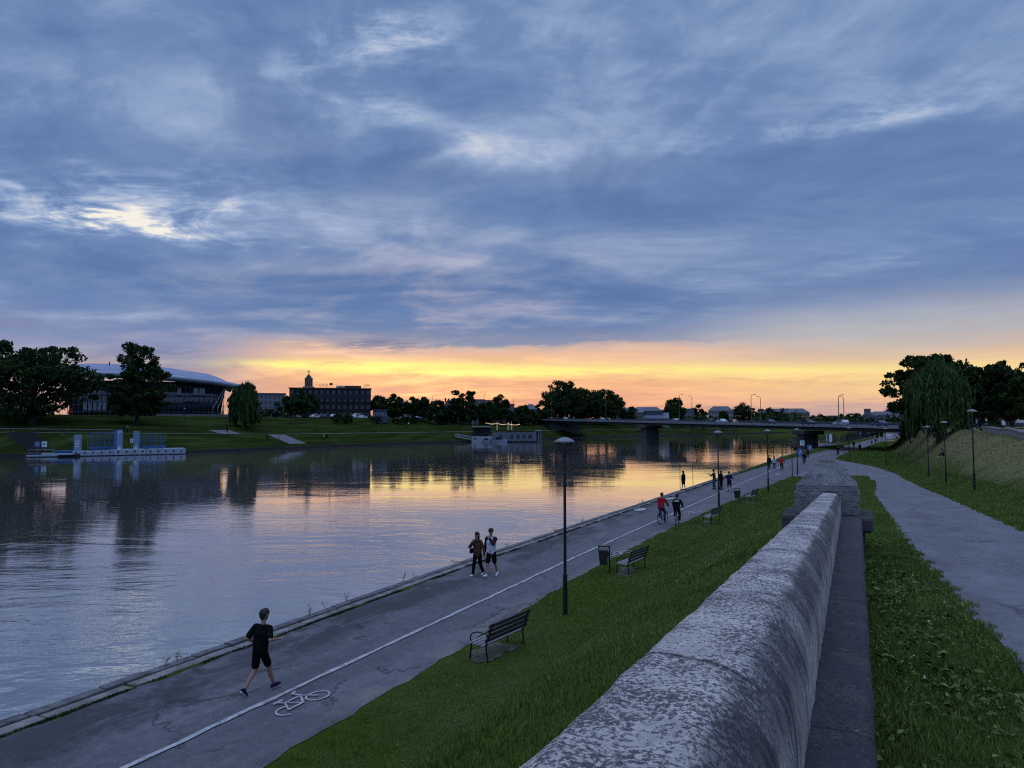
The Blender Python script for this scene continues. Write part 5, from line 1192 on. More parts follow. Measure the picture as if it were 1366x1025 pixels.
def congress():
    d = 290; p = gd(213, d); p.z = 9.2; s = d / F; t = thing('congress_hall', 'large glass congress hall with pale curved roof behind the tall tree', 'building', p, AZ - math.atan((213 - 683) / F))
    X = lambda x: (x - 213) * s * .93; Zz = lambda y: ztop(y, d) - p.z
    M_E = mat('eave_metal', (.30, .34, .42), .45, .08, .3); M_R = mat('hall_roof_metal', (.20, .24, .33), .5, .10, .25)
    M_FAC = mat('hall_glazing', (.012, .016, .024), .10, .2, .4, spec=.7); M_MUL = mat('hall_mullion', (.05, .06, .08), .5, .1); M_PAN = mat('hall_pale_panel', (.12, .15, .17), .4, .3, .8)
    def loft(lines, name, m):
        n = len(lines[0]); vs = [q for L_ in lines for q in L_]; fs = [(i * n + k, i * n + k + 1, (i + 1) * n + k + 1, (i + 1) * n + k) for i in range(len(lines) - 1) for k in range(n - 1)]
        o = MB().add(vs, fs).build(name, m, t, smooth=True); q = o.modifiers.new('thick', 'SOLIDIFY'); q.thickness = .3; return o
    xs = [(95, 498, 489), (118, 498.5, 487), (150, 499, 486.5), (190, 500, 487), (228, 502, 490.5), (255, 504, 494), (280, 506, 497), (294, 507.5, 502), (306, 509.5, 507), (318, 512, 511)]
    front = [(X(a), -4.5 + .004 * X(a) ** 2, Zz(b)) for a, b, c in xs]; ridge = [(X(a), 13, Zz(c) + .7) for a, b, c in xs]; mid = [(X(a), 3, Zz(b * .45 + c * .55)) for a, b, c in xs]; back = [(X(a), 34, Zz(c) - 1.5) for a, b, c in xs]
    loft([front, mid, ridge, back], 'roof', M_R)
    lip = [[(X(a) + (.6 if a > 300 else 0), -5.0 + .004 * X(a) ** 2 + dy, Zz(b) + dz) for a, b, c in xs] for dy, dz in ((.9, .30), (0, .1), (-.25, -.5), (0, -1.15), (1.0, -1.5), (5, -1.9))]
    loft(lip, 'eave', M_E)
    fx = [98, 120, 150, 190, 228, 262, 284, 300]
    fac = [[(X(a) + (off if a > 250 else 0), .6 + .004 * X(a) ** 2, z) for a in fx] for z, off in ((-1, -1.5), (6, -.6), (Zz(509), .8))]
    loft(fac, 'glass_facade', M_FAC)
    side = MB().add([(X(300) - 1.5, .6 + .004 * X(300) ** 2, -1), (X(306), 26, -1), (X(308), 26, Zz(512)), (X(300) + .8, .6 + .004 * X(300) ** 2, Zz(511))], [(0, 1, 2, 3)]).build('side_facade', M_FAC, t)
    mb = MB()
    for k in range(31):
        x = X(98) + (X(300) - X(98)) * k / 30; y = .35 + .004 * x * x; mb.tube([(x - .6, y, -1), (x + .1, y, Zz(510))], .10, 4)
    for y_ in (550, 541, 528, 516):
        mb.tube([(X(a), .3 + .004 * X(a) ** 2, Zz(y_)) for a in fx], .14, 4)
    mb.build('facade_frame', M_MUL, t)
    q = [(X(a), -.2 + .004 * X(a) ** 2) for a in (222, 236, 250, 264, 278, 292)]
    for (xa, ya), (xb, yb) in zip(q[:-1], q[1:]):
        for j in range(2):
            u0, u1 = j / 2 + .06, j / 2 + .44
            MB().add([(xa + (xb - xa) * a, ya + (yb - ya) * a - dy, Zz(yy)) for yy, dy in ((535.4, .1), (531.6, .5)) for a in (u0, u1)], [(0, 1, 3, 2)]).build('pale_panel', M_PAN, t)
    for (a, b) in ((235, 240), (257, 263), (265, 272)):
        MB().box(((X(a) + X(b)) / 2, .1 + .004 * X((a + b) / 2) ** 2, Zz(522)), ((b - a) * s, .2, 2.6)).build('lobby_window', M_GLASSL, t)
    for k in range(5):
        MB().box((X(118 + 6 * k), .1 + .004 * X(118 + 6 * k) ** 2, Zz(543)), (1.2, .2, 3.0)).build('lobby_window', M_PAN, t)
    mb = MB()
    for a, b in ((283, 299), (290, 301)): mb.tube([(X(a), -.4 + .004 * X(a) ** 2, Zz(546)), (X(b), -.2 + .004 * X(b) ** 2, Zz(518))], .14, 5)
    mb.build('diagonal_strut', M_E, t)
    MB().box((X(255), -7, .35), (X(300) - X(205), 9, 1.2)).build('terrace', M_PAVE, t)
    MB().tube([(X(146), 4, Zz(489)), (X(146.5), 4, Zz(484))], .25, 6).build('vent_pipe', M_MUL, t)
congress()
building('office_block', 'light grey flat-roofed block with white window strips right of the far willow', 340, 380, 526, 300, wallm('grey', (.13, .14, .17)), 4, 7, win=M_GLASSD, wfrac=.42)
hotel = building('hotel_block', 'long dark hotel block with flat overhanging red-brown roof beside the church tower', 386, 495, 519, 335, wallm('dark', (.008, .008, .010)), 4, 14, win=mat('hotel_window', (.018, .02, .027), .15, .2, 1, spec=.5), rm=mat('brown_roof_edge', (.05, .022, .018), .7), wfrac=.55, depth=16)
hz_ = ztop(519, 335) - 9.0; s_ = 335 / F * .97; X_ = lambda x: (x - 440.5) * s_
MB().box((X_(465), 6, hz_ + 1.0), (34 * s_, 6, 1.2)).build('penthouse', mat('brown_roof_edge', (.05, .022, .018)), hotel)
MB().box((0, -.1, hz_ - 3.4), (108 * s_, .25, 2.2)).build('upper_band', wallm('slate', (.018, .021, .028)), hotel)
def roof_letters(lab, x0, x1, n, m, h, dz=.55):
    t = thing('rooftop_sign', lab, 'sign', hotel.location, hotel.rotation_euler[2], 'rooftop signs on the hotel'); mb = MB()
    for k in range(n):
        x = X_(x0 + (x1 - x0) * (k + .5) / n); w = (x1 - x0) * s_ / n * .55
        mb.box((x, 0, hz_ + dz + h / 2), (w * .35, .15, h * rnd.uniform(.7, 1))); mb.box((x + w * .3, 0, hz_ + dz + h * rnd.choice([.3, .6, .85])), (w * .6, .16, h * .22))
    mb.build('letters', m, t)
    mb = MB()
    for k in range(3): x = X_(x0 + (x1 - x0) * (k + .5) / 3); mb.box((x, .2, hz_ + .25 + dz / 2), (.08, .08, dz + .5))
    mb.build('sign_frame', M_BLACK, t)
M_LET = mat('sign_letters', (.16, .13, .10), .5)
roof_letters('row of small dark letters at the left of the hotel roof', 425, 437, 7, M_LET, 1.0, 1.2); roof_letters('pale lit letters in the middle of the hotel roof', 447, 460, 8, mat('sign_lit', (.6, .65, .7), .5, emit=(.6, .7, .85), estr=.35), 1.2, .6); roof_letters('row of small thin letters at the right of the hotel roof', 485, 494, 6, M_LET, 1.0, 1.4)
t = thing('rooftop_sign', 'round dark emblem on the hotel roof between the letter rows', 'sign', hotel.location, hotel.rotation_euler[2], 'rooftop signs on the hotel')
o = MB().ball((X_(441), 0, hz_ + 2.1), .75, 10, (1, .2, .8)).build('emblem', mat('dark_red_sign', (.05, .012, .012)), t); MB().box((X_(441), .1, hz_ + 1.0), (.1, .1, 1.4)).build('post', M_BLACK, t)

def church():
    d = 420; p = gd(411, d); p.z = 9; s = d / F; t = thing('church_tower', 'pale church tower with dark belfry, small dome and cross above the dark hotel', 'church', p, AZ)
    Z = lambda y: ztop(y, d) - p.z; mw1 = wallm('church', (.17, .15, .13))
    MB().box((0, 0, Z(520) / 2), (6.6, 6.6, Z(520))).build('lower_stage', mw1, t)
    MB().box((0, 0, (Z(520) + Z(516)) / 2), (5.2, 5.2, Z(516) - Z(520) + .02)).build('cornice', mw1, t, bevel=.2)
    b = MB().box((0, 0, (Z(516) + Z(505.5)) / 2), (3.5, 3.5, Z(505.5) - Z(516))).build('belfry', wallm('church_dark', (.055, .045, .045)), t)
    for k in (-1.5, -.5, .5, 1.5): MB().box((k * 1.02, -1.82, (Z(516) + Z(505.5)) / 2), (.28, .22, Z(505.5) - Z(516) - .2)).build('pilaster', mw1, b)
    MB().box((0, 0, Z(505.3) + .12), (4.0, 4.0, .35)).build('upper_cornice', mw1, t, bevel=.08)
    MB().lathe([(1.55, 0), (1.5, .5), (1.1, 1.2), (.5, 1.7), (.3, 2.0), (.3, 2.3), (0, 2.5)], (0, 0, Z(505.3) + .3), 14).build('dome', wallm('church_dark', (.055, .045, .045)), t, smooth=True)
    MB().box((0, 0, Z(497)), (.28, .28, Z(493) - Z(501))).box((0, 0, Z(495.6)), (1.7, .28, .28)).build('cross', M_BLACK, t)
    MB().prism([(-7, 0), (-7, Z(524)), (-2, Z(521)), (3.5, Z(521)), (3.5, 0)], 1, 14, 'Y').build('nave', mw1, t)
church()
WB = wallm('cream', (.20, .18, .155)); WP = wallm('pale', (.22, .215, .21)); WO = wallm('ochre', (.17, .13, .095)); WG = wallm('bluegrey', (.12, .135, .17))
building('apartment_house', 'cream house half hidden right of the dark hotel', 497, 512, 533, 380, WB, 3, 4, 'gable', roofh=2)
building('villa', 'pale rendered house with grey roof and two white chimneys above the bushes', 528, 548, 535, 370, WP, 2, 3, 'hip', wallm('roofpale', (.13, .11, .11)), chim=2, roofh=4)
building('shop_pavilion', 'low blue-roofed pavilion right of the hotel car park', 498, 516, 548, 318, wallm('blue', (.05, .07, .12)), 1, 6, 'flat', mat('blue_roof', (.04, .06, .10)), depth=6, win=M_GLASSL)
building('gabled_house', 'steep gabled house with tall chimney left of the twin trees', 591, 606, 531, 380, wallm('brownish', (.10, .085, .08)), 2, 3, 'side', chim=1, roofh=5)
building('apartment_house', 'flat pale house between the twin trees and the red roof', 633, 646, 534, 400, WB, 3, 4, 'flat')
building('red_roofed_house', 'house with a big red tiled roof above the houseboat', 647, 675, 534, 350, wallm('house', (.12, .09, .08)), 2, 5, 'gable', M_ROOFR, roofh=6.5, win=M_GLASSL)
building('apartment_house', 'narrow grey house right of the red tiled roof', 674, 686, 540, 400, WG, 3, 3, 'flat')
building('apartment_house', 'grey house with hipped roof left of the biggest bridge tree', 700, 716, 539, 420, WG, 3, 4, 'hip', roofh=3)
building('kiosk_wall', 'plain pale concrete kiosk on the far lawn behind the houseboat', 617, 638, 556, 322, wallm('kiosk', (.20, .23, .28)), 1, 3, 'flat', wallm('kiosk_top', (.26, .29, .34)), depth=6, base=4.9)
hall = building('market_hall', 'long low hall with pale blue pitched roof behind the bridge', 828, 892, 551, 400, wallm('hall', (.15, .145, .135)), 1, 16, 'gable', M_ROOFB, depth=26, roofh=4.2, base=6.0)
building('market_hall', 'second pale blue roof rising behind the first behind the bridge', 822, 858, 544, 440, wallm('hall', (.15, .145, .135)), 1, 8, 'gable', M_ROOFB, depth=24, roofh=3.5, base=6.0)
building('apartment_house', 'dark low terrace behind the pale blue hall', 842, 884, 543, 560, wallm('dim', (.07, .07, .085)), 2, 12, 'hip', roofh=3, base=8)
building('apartment_house', 'grey block between the two left bridge lamp trees', 910, 926, 546, 520, WG, 3, 5, 'flat', base=5)
building('apartment_house', 'pale four-storey house with dark mansard roof behind the white bridge car', 945, 978, 542, 500, WP, 4, 8, 'hip', M_ROOFG, roofh=4, base=3)
old = building('barracks', 'long old ochre building under scaffolding right of the middle bridge lamps', 1014, 1080, 545, 560, WO, 4, 18, 'hip', M_ROOFG, roofh=4.5, depth=18, base=0)
d_ = 560; sO = d_ / F; oz = lambda y: ztop(y, d_)
MB().box(((1044 - 1047) * sO, 3, oz(541)), (5 * sO, 5, oz(536) - oz(549))).build('stair_tower', wallm('tower_red', (.12, .05, .045)), old)
mb = MB()
for k in range(16): mb.tube([((1016 + k * 2.2 - 1047) * sO, 5, oz(546)), ((1016 + k * 2.2 - 1047) * sO, 5, oz(541) + rnd.uniform(-.6, .6))], .16, 4)
for y in (543.5, 541.6): mb.tube([((1015 - 1047) * sO, 5, oz(y)), ((1050 - 1047) * sO, 5, oz(y))], .14, 4)
for x in (1039.5, 1042.5, 1045.5): mb.tube([((x - 1047) * sO, 3, oz(538)), ((x - 1047) * sO, 3, oz(534.5))], .22, 4)
mb.build('scaffolding', M_BLACK, old)
MB().box(((1052 - 1047) * sO, -6, oz(554)), (18 * sO, 8, .5)).build('canopy_roof', M_ROOFB, old)
MB().box(((1079 - 1047) * sO, -1.5, oz(556)), (1.0, .5, 7.5)).build('white_column', WP, old)
for x0, x1, yt, d, wm, fl, c, rf, lab in [(1104, 1118, 555, 640, WG, 3, 4, 'flat', 'blue-grey low house left of the right bridge lamps'), (1128, 1143, 556, 660, WG, 2, 5, 'flat', 'low blue-grey house just right of the right bridge lamps'), (1141, 1158, 555, 690, WO, 3, 6, 'hip', 'ochre house left of the long pale palace front'), (1150, 1172, 550, 800, WG, 4, 6, 'hip', 'grey roofed block rising behind the ochre house'), (1157, 1188, 553, 700, WB, 3, 10, 'hip', 'long pale house front with regular windows above the right of the bridge'),
                                (1160, 1192, 549, 860, WG, 4, 9, 'hip', 'grey roofline behind the long pale house front'), (1186, 1206, 552, 700, wallm('pinkish', (.16, .12, .12)), 4, 6, 'hip', 'pinkish house left of the right-hand willow'), (1180, 1212, 548, 900, WG, 4, 8, 'flat', 'far grey block behind the pinkish house'), (1196, 1240, 550, 760, WO, 4, 12, 'hip', 'brown house at the bridge end beside the willow'),
                                (1153, 1162, 546, 880, WG, 5, 3, 'flat', 'tall grey stair block on the far skyline')]:
    building('apartment_house', lab, x0, x1, yt, d, wm, fl, c, rf, roofh=4, depth=14, base=0, group='town houses beyond the bridge')

# ------------------------------------------------------------------ road bridge
a2 = at_d(1066, 567, 198); aL = at_d(740, 567, 410); bd = Vector((a2.x - aL.x, a2.y - aL.y)).normalized(); BRZ = math.atan2(bd.y, bd.x)
bx = Vector((math.cos(BRZ), math.sin(BRZ), 0)); by = Vector((-math.sin(BRZ), math.cos(BRZ), 0))
lo, hi = 0.0, 200.0
for _ in range(50):
    LB = (lo + hi) / 2; q = a2 - bx * LB
    if 683 + F * (q.x * CA + q.y * SA) / (-q.x * SA + q.y * CA) > 863: lo = LB
    else: hi = LB
a1 = a2 - bx * LB; XL = -((Vector((aL.x, aL.y)) - Vector((a1.x, a1.y))).length)
def topz(x): return 6.78 + 2.8 * (LB - x) / (LB - XL)
bridge = thing('road_bridge', 'low concrete road bridge crossing the river on stout piers', 'bridge', (a1.x, a1.y, 0), BRZ)
X0, X1 = XL - 48, LB + 66
def slab(z0, z1, y0, y1, xa=X0, xb=X1): 
    return MB().add([(x, y, topz(x) + z) for x in (xa, xb) for y, z in ((y0, z0), (y1, z0), (y1, z1), (y0, z1))], [(0, 1, 2, 3), (7, 6, 5, 4), (0, 4, 5, 1), (1, 5, 6, 2), (2, 6, 7, 3), (3, 7, 4, 0)])
slab(-1.05, -.80, .35, 21).build('deck', mat('bridge_road', (.06, .06, .065), .85, .2, 1), bridge)
slab(-1.10, -.62, 0, .34).build('fascia', mat('bridge_fascia', (.20, .205, .22), .85, .2, .6), bridge)
slab(-1.10, -.62, 21.01, 21.35).build('fascia', mat('bridge_fascia', (.20, .205, .22)), bridge)
M_CON = mat('bridge_concrete', (.055, .054, .056), .9, .3, .5, bump=.3)
slab(-1.95, -1.06, 1.3, 20).build('girder', M_CON, bridge)
for y in (.17, 21.18):
    mb = MB(); n = int((X1 - X0) / 2.2)
    for k in range(n + 1):
        x = X0 + (X1 - X0) * k / n; mb.box((x, y, topz(x) - .28), (.10, .08, .68))
    for dz in (.0, -.2, -.4):
        mb.tube([(X0, y, topz(X0) + dz), (X1, y, topz(X1) + dz)], .05 if dz == 0 else .03, 5)
    mb.build('railing', mat('railing_blue', (.035, .05, .085), .5), bridge)
def bpier(x, w, y0, y1):
    o = MB().box((x, (y0 + y1) / 2, (topz(x) - 3.2 - 3) / 2), (w, y1 - y0, topz(x) - 3.2 + 3)).build('pier', M_CON, bridge, bevel=.15)
    MB().box((x, (y0 + y1) / 2, topz(x) - 2.68), (w + 2.2, y1 - y0 + 2.0, 1.03)).build('pier_cap', M_CON, o, bevel=.1)
    MB().box((x, (y0 + y1) / 2, 1.2), (w + .12, y1 - y0 + .12, .12)).build('joint_band', mat('dark_band', (.02, .02, .02)), o)
bpier(-5.5, 5.6, .8, 6); bpier(LB - .6, 2.7, .8, 5)
M_ABU = mat('abutment_concrete', (.10, .105, .12), .9, .2, .5)
MB().box((XL - 22, 10, topz(XL) / 2 - 2.4), (22, 15, topz(XL) + 1.4)).build('abutment', M_ABU, bridge)
MB().box((LB + 62, 10, 1.4), (24, 17, 6.2)).build('abutment', M_ABU, bridge)
def on_bridge(px, y):
    """local x on the deck seen in photo column px, y metres in from the near railing"""
    lo, hi = X0, X1
    for _ in range(50):
        x = (lo + hi) / 2; q = Vector((a1.x, a1.y, 0)) + bx * x + by * y; dd_ = -q.x * SA + q.y * CA; xx = 683 + F * (q.x * CA + q.y * SA) / dd_
        if xx < px: lo = x
        else: hi = x
    return Vector((a1.x, a1.y, 0)) + bx * x + by * y + Vector((0, 0, topz(x) - .79)), x
def mast(label, loc, h, group, arm=1.6, rz=0.0, tilt=.35):
    t = thing('road_lamp', label, 'street lamp', loc, rz, group)
    MB().tube([(0, 0, -.3), (0, 0, h * .3), (0, 0, h - .9), (arm * .25, 0, h - .25), (arm, 0, h)], [.13, .11, .075, .06, .05], 6).build('mast', mat('galvanised', (.06, .065, .075), .5, .1), t)
    MB().box((arm + .35, 0, h + .02), (.7, .28, .14)).build('lamp_head', mat('galvanised', (.06, .065, .075)), t)
    return t
for px, y, yt, lab in [(906, 1.0, 526.5, 'left mast of the left pair of bridge lamps'), (923, 19.5, 528.5, 'right mast of the left pair of bridge lamps'), (1002, 1.0, 526.5, 'left mast of the middle pair of bridge lamps'), (1014.5, 19.5, 529, 'right mast of the middle pair of bridge lamps'), (1118.5, 1.0, 527, 'left mast of the right pair of bridge lamps'), (1125.5, 19.5, 529, 'right mast of the right pair of bridge lamps'), (736, 1.0, 527, 'bridge lamp in front of the biggest dark tree'), (808, 1, 527, 'bridge lamp in front of the second big dark tree')]:
    p, x = on_bridge(px, y); d = -p.x * SA + p.y * CA; mast(lab, p, ztop(yt, d) - p.z, 'lamp masts on the bridge', arm=.8, rz=BRZ + (math.pi / 2 if y < 5 else -math.pi / 2))
# cars
def make_car(label, loc, rz, m, kind='hatch', group=None, scale=1.0):
    t = thing('car', label, 'car', loc, rz, group); L_, w, h = (4.3, 1.75, 1.48) if kind != 'van' else (5.4, 2.0, 2.25)
    if kind == 'van': prof = [(-2.65, .35), (-2.65, 2.1), (-2.5, 2.25), (1.3, 2.22), (1.9, 1.35), (2.6, 1.05), (2.7, .4)]; gl = [(-.2, 1.35), (-.2, 2.0), (1.2, 2.0), (1.72, 1.35)]
    elif kind == 'sedan': prof = [(-2.2, .32), (-2.22, .85), (-1.95, 1.0), (-1.35, 1.02), (-.85, 1.42), (.35, 1.44), (1.05, 1.0), (2.05, .86), (2.2, .62), (2.18, .32)]; gl = [(-1.2, 1.02), (-.78, 1.36), (.32, 1.38), (.85, 1.02)]
    else: prof = [(-2.0, .32), (-2.05, .9), (-1.95, 1.1), (-1.55, 1.46), (.25, 1.48), (1.0, 1.02), (1.95, .86), (2.1, .62), (2.08, .32)]; gl = [(-1.7, 1.05), (-1.45, 1.40), (.22, 1.42), (.82, 1.04)]
    MB().prism(prof, -w / 2, w / 2, 'Y').build('body', m, t, bevel=.07)
    MB().prism(gl, -w / 2 - .008, w / 2 + .008, 'Y').build('windows', M_GLASSD, t)
    me = None
    for x in (-1.3, 1.32):
        for y in (-1, 1):
            if me is None:
                o = MB().ring((0, 0, 0), .22, .10, 'Y', 16, 7).prism([(.2 * math.cos(k * .5236), .2 * math.sin(k * .5236)) for k in range(12)], -.09, .09, 'Y').build('wheel', M_TYRE, t); me = o.data
            else: o = link(bpy.data.objects.new('wheel', me), t)
            o.location = (x, y * (w / 2 - .1), .32)
    for y in (-.6, .6):
        MB().box((prof[-1][0] + .0, y, .66), (.06, .34, .14)).build('headlight', M_RIM, t); MB().box((prof[0][0] - .03, y, .78), (.06, .3, .16)).build('tail_light', mat('red_lens', (.2, .01, .01)), t)
    return t
CW = mat('car_white', (.50, .52, .55), .3, .04, spec=.5); CS = mat('car_silver', (.22, .24, .27), .3, .05, spec=.5); CD = mat('car_dark', (.02, .022, .03), .25, .05, spec=.5); CB = mat('car_blue', (.04, .06, .12), .3, .05, spec=.5); CR = mat('car_red', (.16, .02, .02), .3, .05, spec=.5)
carsd = {}
def car(label, loc, rz, m, kind, group):
    if (m.name, kind) in carsd: return dup(carsd[(m.name, kind)], loc, rz, label) if carsd[(m.name, kind)].get('group') == group else tag(dup(carsd[(m.name, kind)], loc, rz, label), group=group)
    carsd[(m.name, kind)] = make_car(label, loc, rz, m, kind, group); return carsd[(m.name, kind)]
for px, y, m, k, flip, lab in [(754, 4, CS, 'hatch', 0, 'silver car on the bridge below the biggest dark tree'), (803, 4, CS, 'sedan', 0, 'silver car on the bridge below the second big tree'), (899, 4, CS, 'hatch', 1, 'silver car on the bridge beside the left lamps'), (962, 3.5, CW, 'sedan', 1, 'white car in the middle of the bridge'), (1026, 6, CD, 'sedan', 0, 'dark car on the bridge right of the middle lamps'), (1078, 5, CD, 'hatch', 0, 'dark car on the bridge above the right pier'), (1121, 3.5, CW, 'hatch', 1, 'white car on the bridge at the right lamps'), (1172, 4, CB, 'sedan', 1, 'dark blue car on the right part of the bridge')]:
    p, x = on_bridge(px, y); car(lab, p, BRZ + (math.pi if flip else 0), m, k, 'cars crossing the bridge')
names = {CW.name: 'white', CS.name: 'silver', CD.name: 'dark', CB.name: 'blue', CR.name: 'red'}
farcars = [(384, CD, 'hatch', 'dark car parked at the left end of the hotel row'), (394, CW, 'sedan', 'white car parked left of the blank gap in the hotel row'), (419, CW, 'hatch', 'white car parked just right of the lawn lamp by the hotel'), (427, CS, 'sedan', 'silver car fourth from the left in the hotel row'), (434, CB, 'hatch', 'blue car in the hotel row before the two bushes'), (444, CW, 'hatch', 'white car half hidden by the left round bush'), (455, CB, 'sedan', 'blue car behind the gap of the two round bushes'), (476, CW, 'van', 'white van parked right of the two round bushes'), (484, CW, 'sedan', 'white car just right of the parked white van'), (491, CS, 'hatch', 'silver car at the right end of the hotel row'), (520, CW, 'hatch', 'white car parked right of the blue-roofed pavilion'), (558, CS, 'sedan', 'silver car on the far road above the bush clump'), (570, CD, 'sedan', 'dark car on the far road left of the lawn lamp')]
for px, m, k, lab in farcars:
    p = far_gp(px, 54 + rnd.uniform(-2, 3)); p.z += .06; dirv = math.atan2(float(farb(p.y + 5) - farb(p.y - 5)), 10); car(lab, p, math.pi / 2 - dirv + rnd.choice([0, math.pi]), m, k, 'cars parked on the far embankment')
for px, d, m, k, lab in [(1188, 318, CW, 'van', 'white van parked on the far quay beyond the bridge, leftmost'), (1195, 322, CD, 'hatch', 'dark car parked on the far quay beyond the bridge'), (1201, 326, CW, 'hatch', 'white car parked on the far quay beyond the bridge'), (1208, 330, CS, 'sedan', 'silver car parked on the far quay under the willow edge'), (1352, 165, CS, 'van', 'silver van parked behind the low wall near the right edge'), (1366, 150, CS, 'sedan', 'silver car at the right edge behind the low wall')]:
    p = gd(px, d); p.z += .02; car(lab, p, R(70), m, k, 'cars parked on the right bank')
# road lamps on the far embankment
for px, w_, yt, lab in [(378, 50, 540, 'curved road lamp in front of the grey block'), (393, 50, 535, 'road lamp left of the dark hotel'), (415, 58, 530, 'road lamp at the left end of the dark hotel'), (478, 56, 530, 'tall road lamp right of the two lawn bushes'), (466, 60, 541, 'short road lamp before the hotel front'), (558, 54, 528, 'tall road lamp above the right bush of the three'), (577, 56, 527, 'tall road lamp left of the chimney house'), (617, 56, 540, 'road lamp in front of the twin trees'), (622, 58, 527, 'tall thin road lamp at the twin trees'), (646, 60, 525, 'thin road lamp left of the red tiled roof'), (685, 58, 530, 'thin road lamp right of the red tiled roof'), (283, 48, 526, 'left one of two road lamps before the congress hall end'), (290, 48, 528, 'right one of two road lamps before the congress hall end')]:
    p = far_gp(px, w_); d = -p.x * SA + p.y * CA; mast(lab, p, max(5, ztop(yt, d) - p.z), 'road lamps on the far embankment', arm=1.0, rz=AZ + rnd.choice([0, math.pi, 1.2]))
for px, w_, lab in [(246, 18, 'park lamp on the far lawn right of the tall tree'), (304, 17, 'park lamp on the far lawn left of the willow'), (421, 16, 'park lamp on the far lawn below the hotel left end'), (509, 17, 'park lamp on the far lawn beside the single bush'), (579, 17, 'park lamp on the far lawn left of the drooping shrubs')]:
    p = far_gp(px, w_); q = dup(L0, p, 0, lab, (1.15, 1.15, 1.2)); q['group'] = 'lamps on the far lawn'
p = far_gp(93, 46); t = thing('red_parasol', 'small red folded parasol at the foot of the congress hall', 'parasol', p)
MB().lathe([(.5, 0.2), (.6, .5), (.35, 1.5), (.06, 2.1)], n=10).build('canopy', RED, t); MB().tube([(0, 0, 0), (0, 0, 2.3)], .05, 6).build('pole', M_BLACK, t)

# ------------------------------------------------------------------ far landing stage with pylons
A_ = at_z(58, 610.2, WATER); B_ = at_z(248, 606.0, WATER); pr2 = B_ - A_; LP = pr2.length; PRZ = math.atan2(pr2.y, pr2.x)
PX_ = lambda x: (x - 58) / 190 * LP
M_PW = mat('pontoon_white', (.27, .32, .40), .6, .12, .6); M_PB = mat('pontoon_blue', (.05, .12, .27), .55, .15, 1); M_PP = mat('pylon_paint', (.17, .22, .32), .5, .08)
pont = thing('landing_pontoon', 'white floating landing stage with dark waterline along the far bank', 'pontoon', A_, PRZ)
for a, b, h in ((0, 36, .55), (37, 88, 1.0), (88.5, 133, 1.25), (133.5, 190, 1.3)):
    MB().box(((PX_(58 + a) + PX_(58 + b)) / 2, 2.2, h / 2 + .12), (PX_(58 + b) - PX_(58 + a), 4.2, h)).build('float', M_PW, pont, bevel=.06)
    MB().box(((PX_(58 + a) + PX_(58 + b)) / 2, 2.2, -.1), (PX_(58 + b) - PX_(58 + a) - .1, 4.0, .44)).build('float_base', mat('black_rubber', (.01, .01, .01)), pont)
mb = MB()
for k in range(14): mb.box((PX_(98 + 11 * k), .02, .85), (.22, .14, .45))
mb.build('fender', mat('black_rubber', (.01, .01, .01)), pont)
def local(o, x, y, z): return o.matrix_basis @ Vector((x, y, z)) if False else Vector((A_.x + math.cos(PRZ) * x - math.sin(PRZ) * y, A_.y + math.sin(PRZ) * x + math.cos(PRZ) * y, A_.z + z))
def text_mesh(name, txt, size, m, parent, loc, ext=.02):
    c = bpy.data.curves.new('txt', 'FONT'); c.body = txt; c.size = size; c.align_x = 'CENTER'; c.align_y = 'CENTER'; c.extrude = ext; o = bpy.data.objects.new('txt', c); COL.objects.link(o)
    dg = bpy.context.evaluated_depsgraph_get(); me = bpy.data.meshes.new_from_object(o.evaluated_get(dg)); bpy.data.objects.remove(o); me.name = name; me.materials.clear(); me.materials.append(m)
    q = link(bpy.data.objects.new(name, me), parent); q.location = loc; q.rotation_euler = (math.pi / 2, 0, 0); return q
M_LIT = mat('pale_lettering', (.55, .62, .68), .5)
for x, y0, y1, w, txt, lab in [(101, 578, 600, 1.5, '', 'pale blue information pylon at the left of the landing stage'), (156, 573, 601, 1.15, 'P', 'blue-sided pylon with a white letter P, middle of the landing stage'), (178.5, 574, 600, 1.25, 'P', 'pale blue pylon with a letter P right of the small white sign')]:
    d = 176; h = (y1 - y0) * d / F; loc = local(pont, PX_(x), 1.2, 1.0)
    t = thing('sign_pylon', lab, 'sign', loc, AZ + .05, 'pylons on the landing stage')
    MB().box((0, 0, h / 2), (w, .5, h)).build('pylon_body', M_PP, t, bevel=.04)
    if txt: text_mesh('letter', txt, 1.25, M_LIT if x < 170 else mat('blue_lettering', (.06, .30, .50), .5), t, (0, -.27, h - .75))
    for k in range(3 if not txt else 2): MB().box((0, -.262, (h * .62 - .55 * k) if not txt else (.9 - .35 * k)), (w * .6, .02, .2)).build('notice_panel', M_LIT, t)
    if x == 156: MB().box((-w / 2 - .32, .1, h / 2), (.6, .45, h)).build('side_panel', M_PB, t)
def netting(label, x0, x1, y0, y1, yloc, slant):
    loc = local(pont, PX_(x0), yloc, 1.3); w = PX_(x1) - PX_(x0); h = (y1 - y0) * 176 / F
    t = thing('net_fence', label, 'fence', loc, PRZ, 'blue nets on the landing stage'); mb = MB()
    for k in range(6): x = w * k / 5; mb.tube([(x, 0, 0), (x + slant * (k - 2.5) * .15, .4, h)], .045, 5)
    mb.tube([(0, 0, h * .98), (w, 0, h * .98)], .03, 4); mb.build('net_post', M_PB, t); mb = MB()
    for k in range(int(w / .28)): mb.tube([(k * .28, .05, .05), (k * .28, .35, h * .95)], .012, 3)
    for k in range(int(h / .28)): mb.tube([(0, .05 + .3 * k * .28 / h, k * .28), (w, .05 + .3 * k * .28 / h, k * .28)], .012, 3)
    mb.build('net', M_PB, t)
